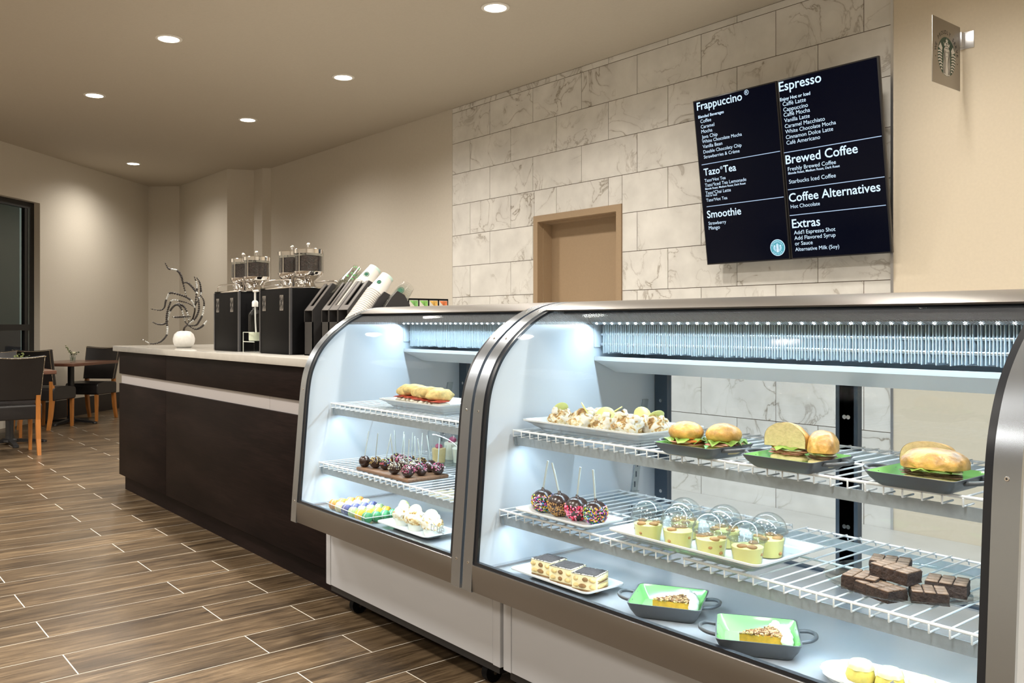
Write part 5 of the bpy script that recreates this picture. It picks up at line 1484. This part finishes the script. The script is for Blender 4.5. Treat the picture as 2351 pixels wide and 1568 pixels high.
ck = thing('cake_dome', 'clear round plastic container of cheesecake cups behind the cake pops', 'container', (-2.925, 2.165, LS))
part(MB(M_CLEAR).lathe([(.0, 0), (.118, 0), (.120, .004), (.118, .008), (.0, .005)], 48), 'container_base', ck)
part(MB(M_CLEAR).lathe([(.1175, .008), (.1165, .135), (.108, .150), (.085, .158), (.0, .160), (.0, .1588), (.084, .1568), (.107, .1488), (.1152, .134), (.1162, .008)], 48), 'container_lid', ck)
M_RASP = mat('raspberry', (.36, .05, .12), .4, var=.3, scale=120)
for i, (x, y, w_, h_, c, lab) in enumerate(((-2.968, 2.110, .030, .068, (.70, .48, .20), 'golden cheesecake cup with a raspberry, front in the clear container'), (-2.905, 2.185, .044, .072, (.78, .72, .58), 'pale cheesecake cup with a raspberry, right in the clear container'), (-2.995, 2.200, .036, .085, (.78, .72, .58), 'taller pale cheesecake cup behind, in the clear container'))):
    t = thing('cheesecake_cup', lab, 'dessert cup', (x, y, LS + .0076), 0, 'cheesecake cups in the clear container')
    part(MB(mat('cheesecake_%d' % (i > 0), c, .5)).lathe([(.0, .001), (w_ * .86, .001), (w_, h_ * .8), (w_ * .9, h_ * .86), (.0, h_ * .88)], 28), 'cheesecake', t)
    part(MB(M_CLEAR).lathe([(.0, 0), (w_ * .9, 0), (w_ * 1.06, h_), (w_ * 1.03, h_), (w_ * .88, .0008), (.0, .0008)], 28), 'cup', t)
    part(MB(M_RASP).ball((0, 0, h_ * .95), (w_ * .5, w_ * .5, w_ * .42), 2, .25, 90, i), 'raspberry', t, 60)
# ================================================================= left case, deck
mt = thing('macaron_tray', 'clear plastic tray holding rows of coloured macarons', 'tray', (-3.045, 1.792, DK), math.radians(-4))
part(MB(M_CLEAR).box(-.180, .180, -.080, .080, 0, .0012), 'tray_floor', mt)
for a, b, c, d in ((-.180, .180, -.0812, -.080), (-.180, .180, .080, .0812), (-.1812, -.180, -.080, .080), (.180, .1812, -.080, .080)): part(MB(M_CLEAR).box(a, b, c, d, 0, .028), 'tray_wall', mt)
for i in range(1, 6): part(MB(M_CLEAR).box(-.18 + .06 * i - .0005, -.18 + .06 * i + .0005, -.080, .080, .0012, .018), 'tray_rib', mt)
part(MB(mat('tray_rim', (.75, .80, .80), .3)).tube([(-.18, -.08, .028), (.18, -.08, .028), (.18, .08, .028)], .0014, 6), 'tray_rim', mt)
MC = [('orange', (.62, .27, .06)), ('cream', (.74, .66, .36)), ('violet blue', (.10, .10, .24)), ('pale green', (.36, .52, .25)), ('golden yellow', (.78, .44, .04)), ('dark green', (.05, .23, .09))]
for i, (cn, col) in enumerate(MC):
    for j in range(4):
        a = math.radians(-4); lx_, ly_ = -.15 + .06 * i, -.058 + .0385 * j
        x = -3.045 + lx_ * math.cos(a) - ly_ * math.sin(a); y = 1.792 + lx_ * math.sin(a) + ly_ * math.cos(a)
        r = .0205
        t = thing('macaron', '%s macaron, %s in its row of the clear tray' % (cn, ('front', 'second', 'third', 'rearmost')[j]), 'macaron', (x, y, DK + .0014), a + .55 + random.uniform(-.2, .2), 'macarons in the clear tray')
        cc = tuple(min(1, q * (1 + .06 * j)) for q in col)
        mm = mat('macaron_%s_%d' % (cn.replace(' ', '_'), j), cc, .55, bump=.1, scale=60)
        for s_ in (-1, 1):
            m = MB(mm); m.at((s_ * .0072, 0, r), ry=s_ * PI / 2)
            m.lathe([(r, -.004), (r * 1.0, .0), (r * .95, .004), (r * .75, .0078), (r * .4, .0098), (.0, .0102)], 22)
            part(m, 'macaron_shell', t, 60)
        m = MB(mat('filling_%s' % cn.replace(' ', '_'), tuple(min(1, q * .55 + .25) for q in col), .5)); m.at((0, 0, r), ry=PI / 2); m.lathe([(.0, -.0035), (r * .94, -.0035), (r * .94, .0035), (.0, .0035)], 22)
        part(m, 'filling', t, 60)
tray(-2.662, 1.792, DK, .325, .150, .026, 'narrow white tray with three meringue cupcakes in the shorter case')
for i, (x, y) in enumerate(((-2.765, 1.800), (-2.668, 1.795), (-2.570, 1.795))):
    meringue(x, y, DK + .0088, .040, 30 + i, ('meringue cupcake in a pleated case, left on the narrow tray', 'meringue cupcake with a bright lime slice, middle of the narrow tray', 'meringue cupcake at the right, behind the lettering on the glass')[i], 'meringue cupcakes on the narrow tray', lime=True, cup=True)
nn = 80; v = []; f = []
lv = [(.80, 0), (.86, .004), (1.0, .018), (.99, .020), (.85, .0065), (.5, .0045)]
for k_, zz in lv:
    for i in range(nn):
        a = 2 * PI * i / nn; q = 1 + (.02 * math.cos(20 * a) if k_ > .9 else 0)
        v.append((.175 * k_ * q * math.copysign(abs(math.cos(a)) ** .55, math.cos(a)), .115 * k_ * q * math.copysign(abs(math.sin(a)) ** .55, math.sin(a)), zz + (.003 * math.cos(20 * a) if k_ > .9 else 0)))
for j in range(len(lv) - 1):
    for i in range(nn): f.append((j * nn + i, j * nn + (i + 1) % nn, (j + 1) * nn + (i + 1) % nn, (j + 1) * nn + i))
f += [tuple(range(nn - 1, -1, -1)), tuple((len(lv) - 1) * nn + i for i in range(nn))]
o = MB(mat('cream_card', (.74, .66, .46), .5)).add(v, f).build('crimped_plate', None, 50); o.location = (-3.0, 2.262, DK)
tag(o, 'empty cream card plate with crimped edge at the back of the shorter case', 'plate')
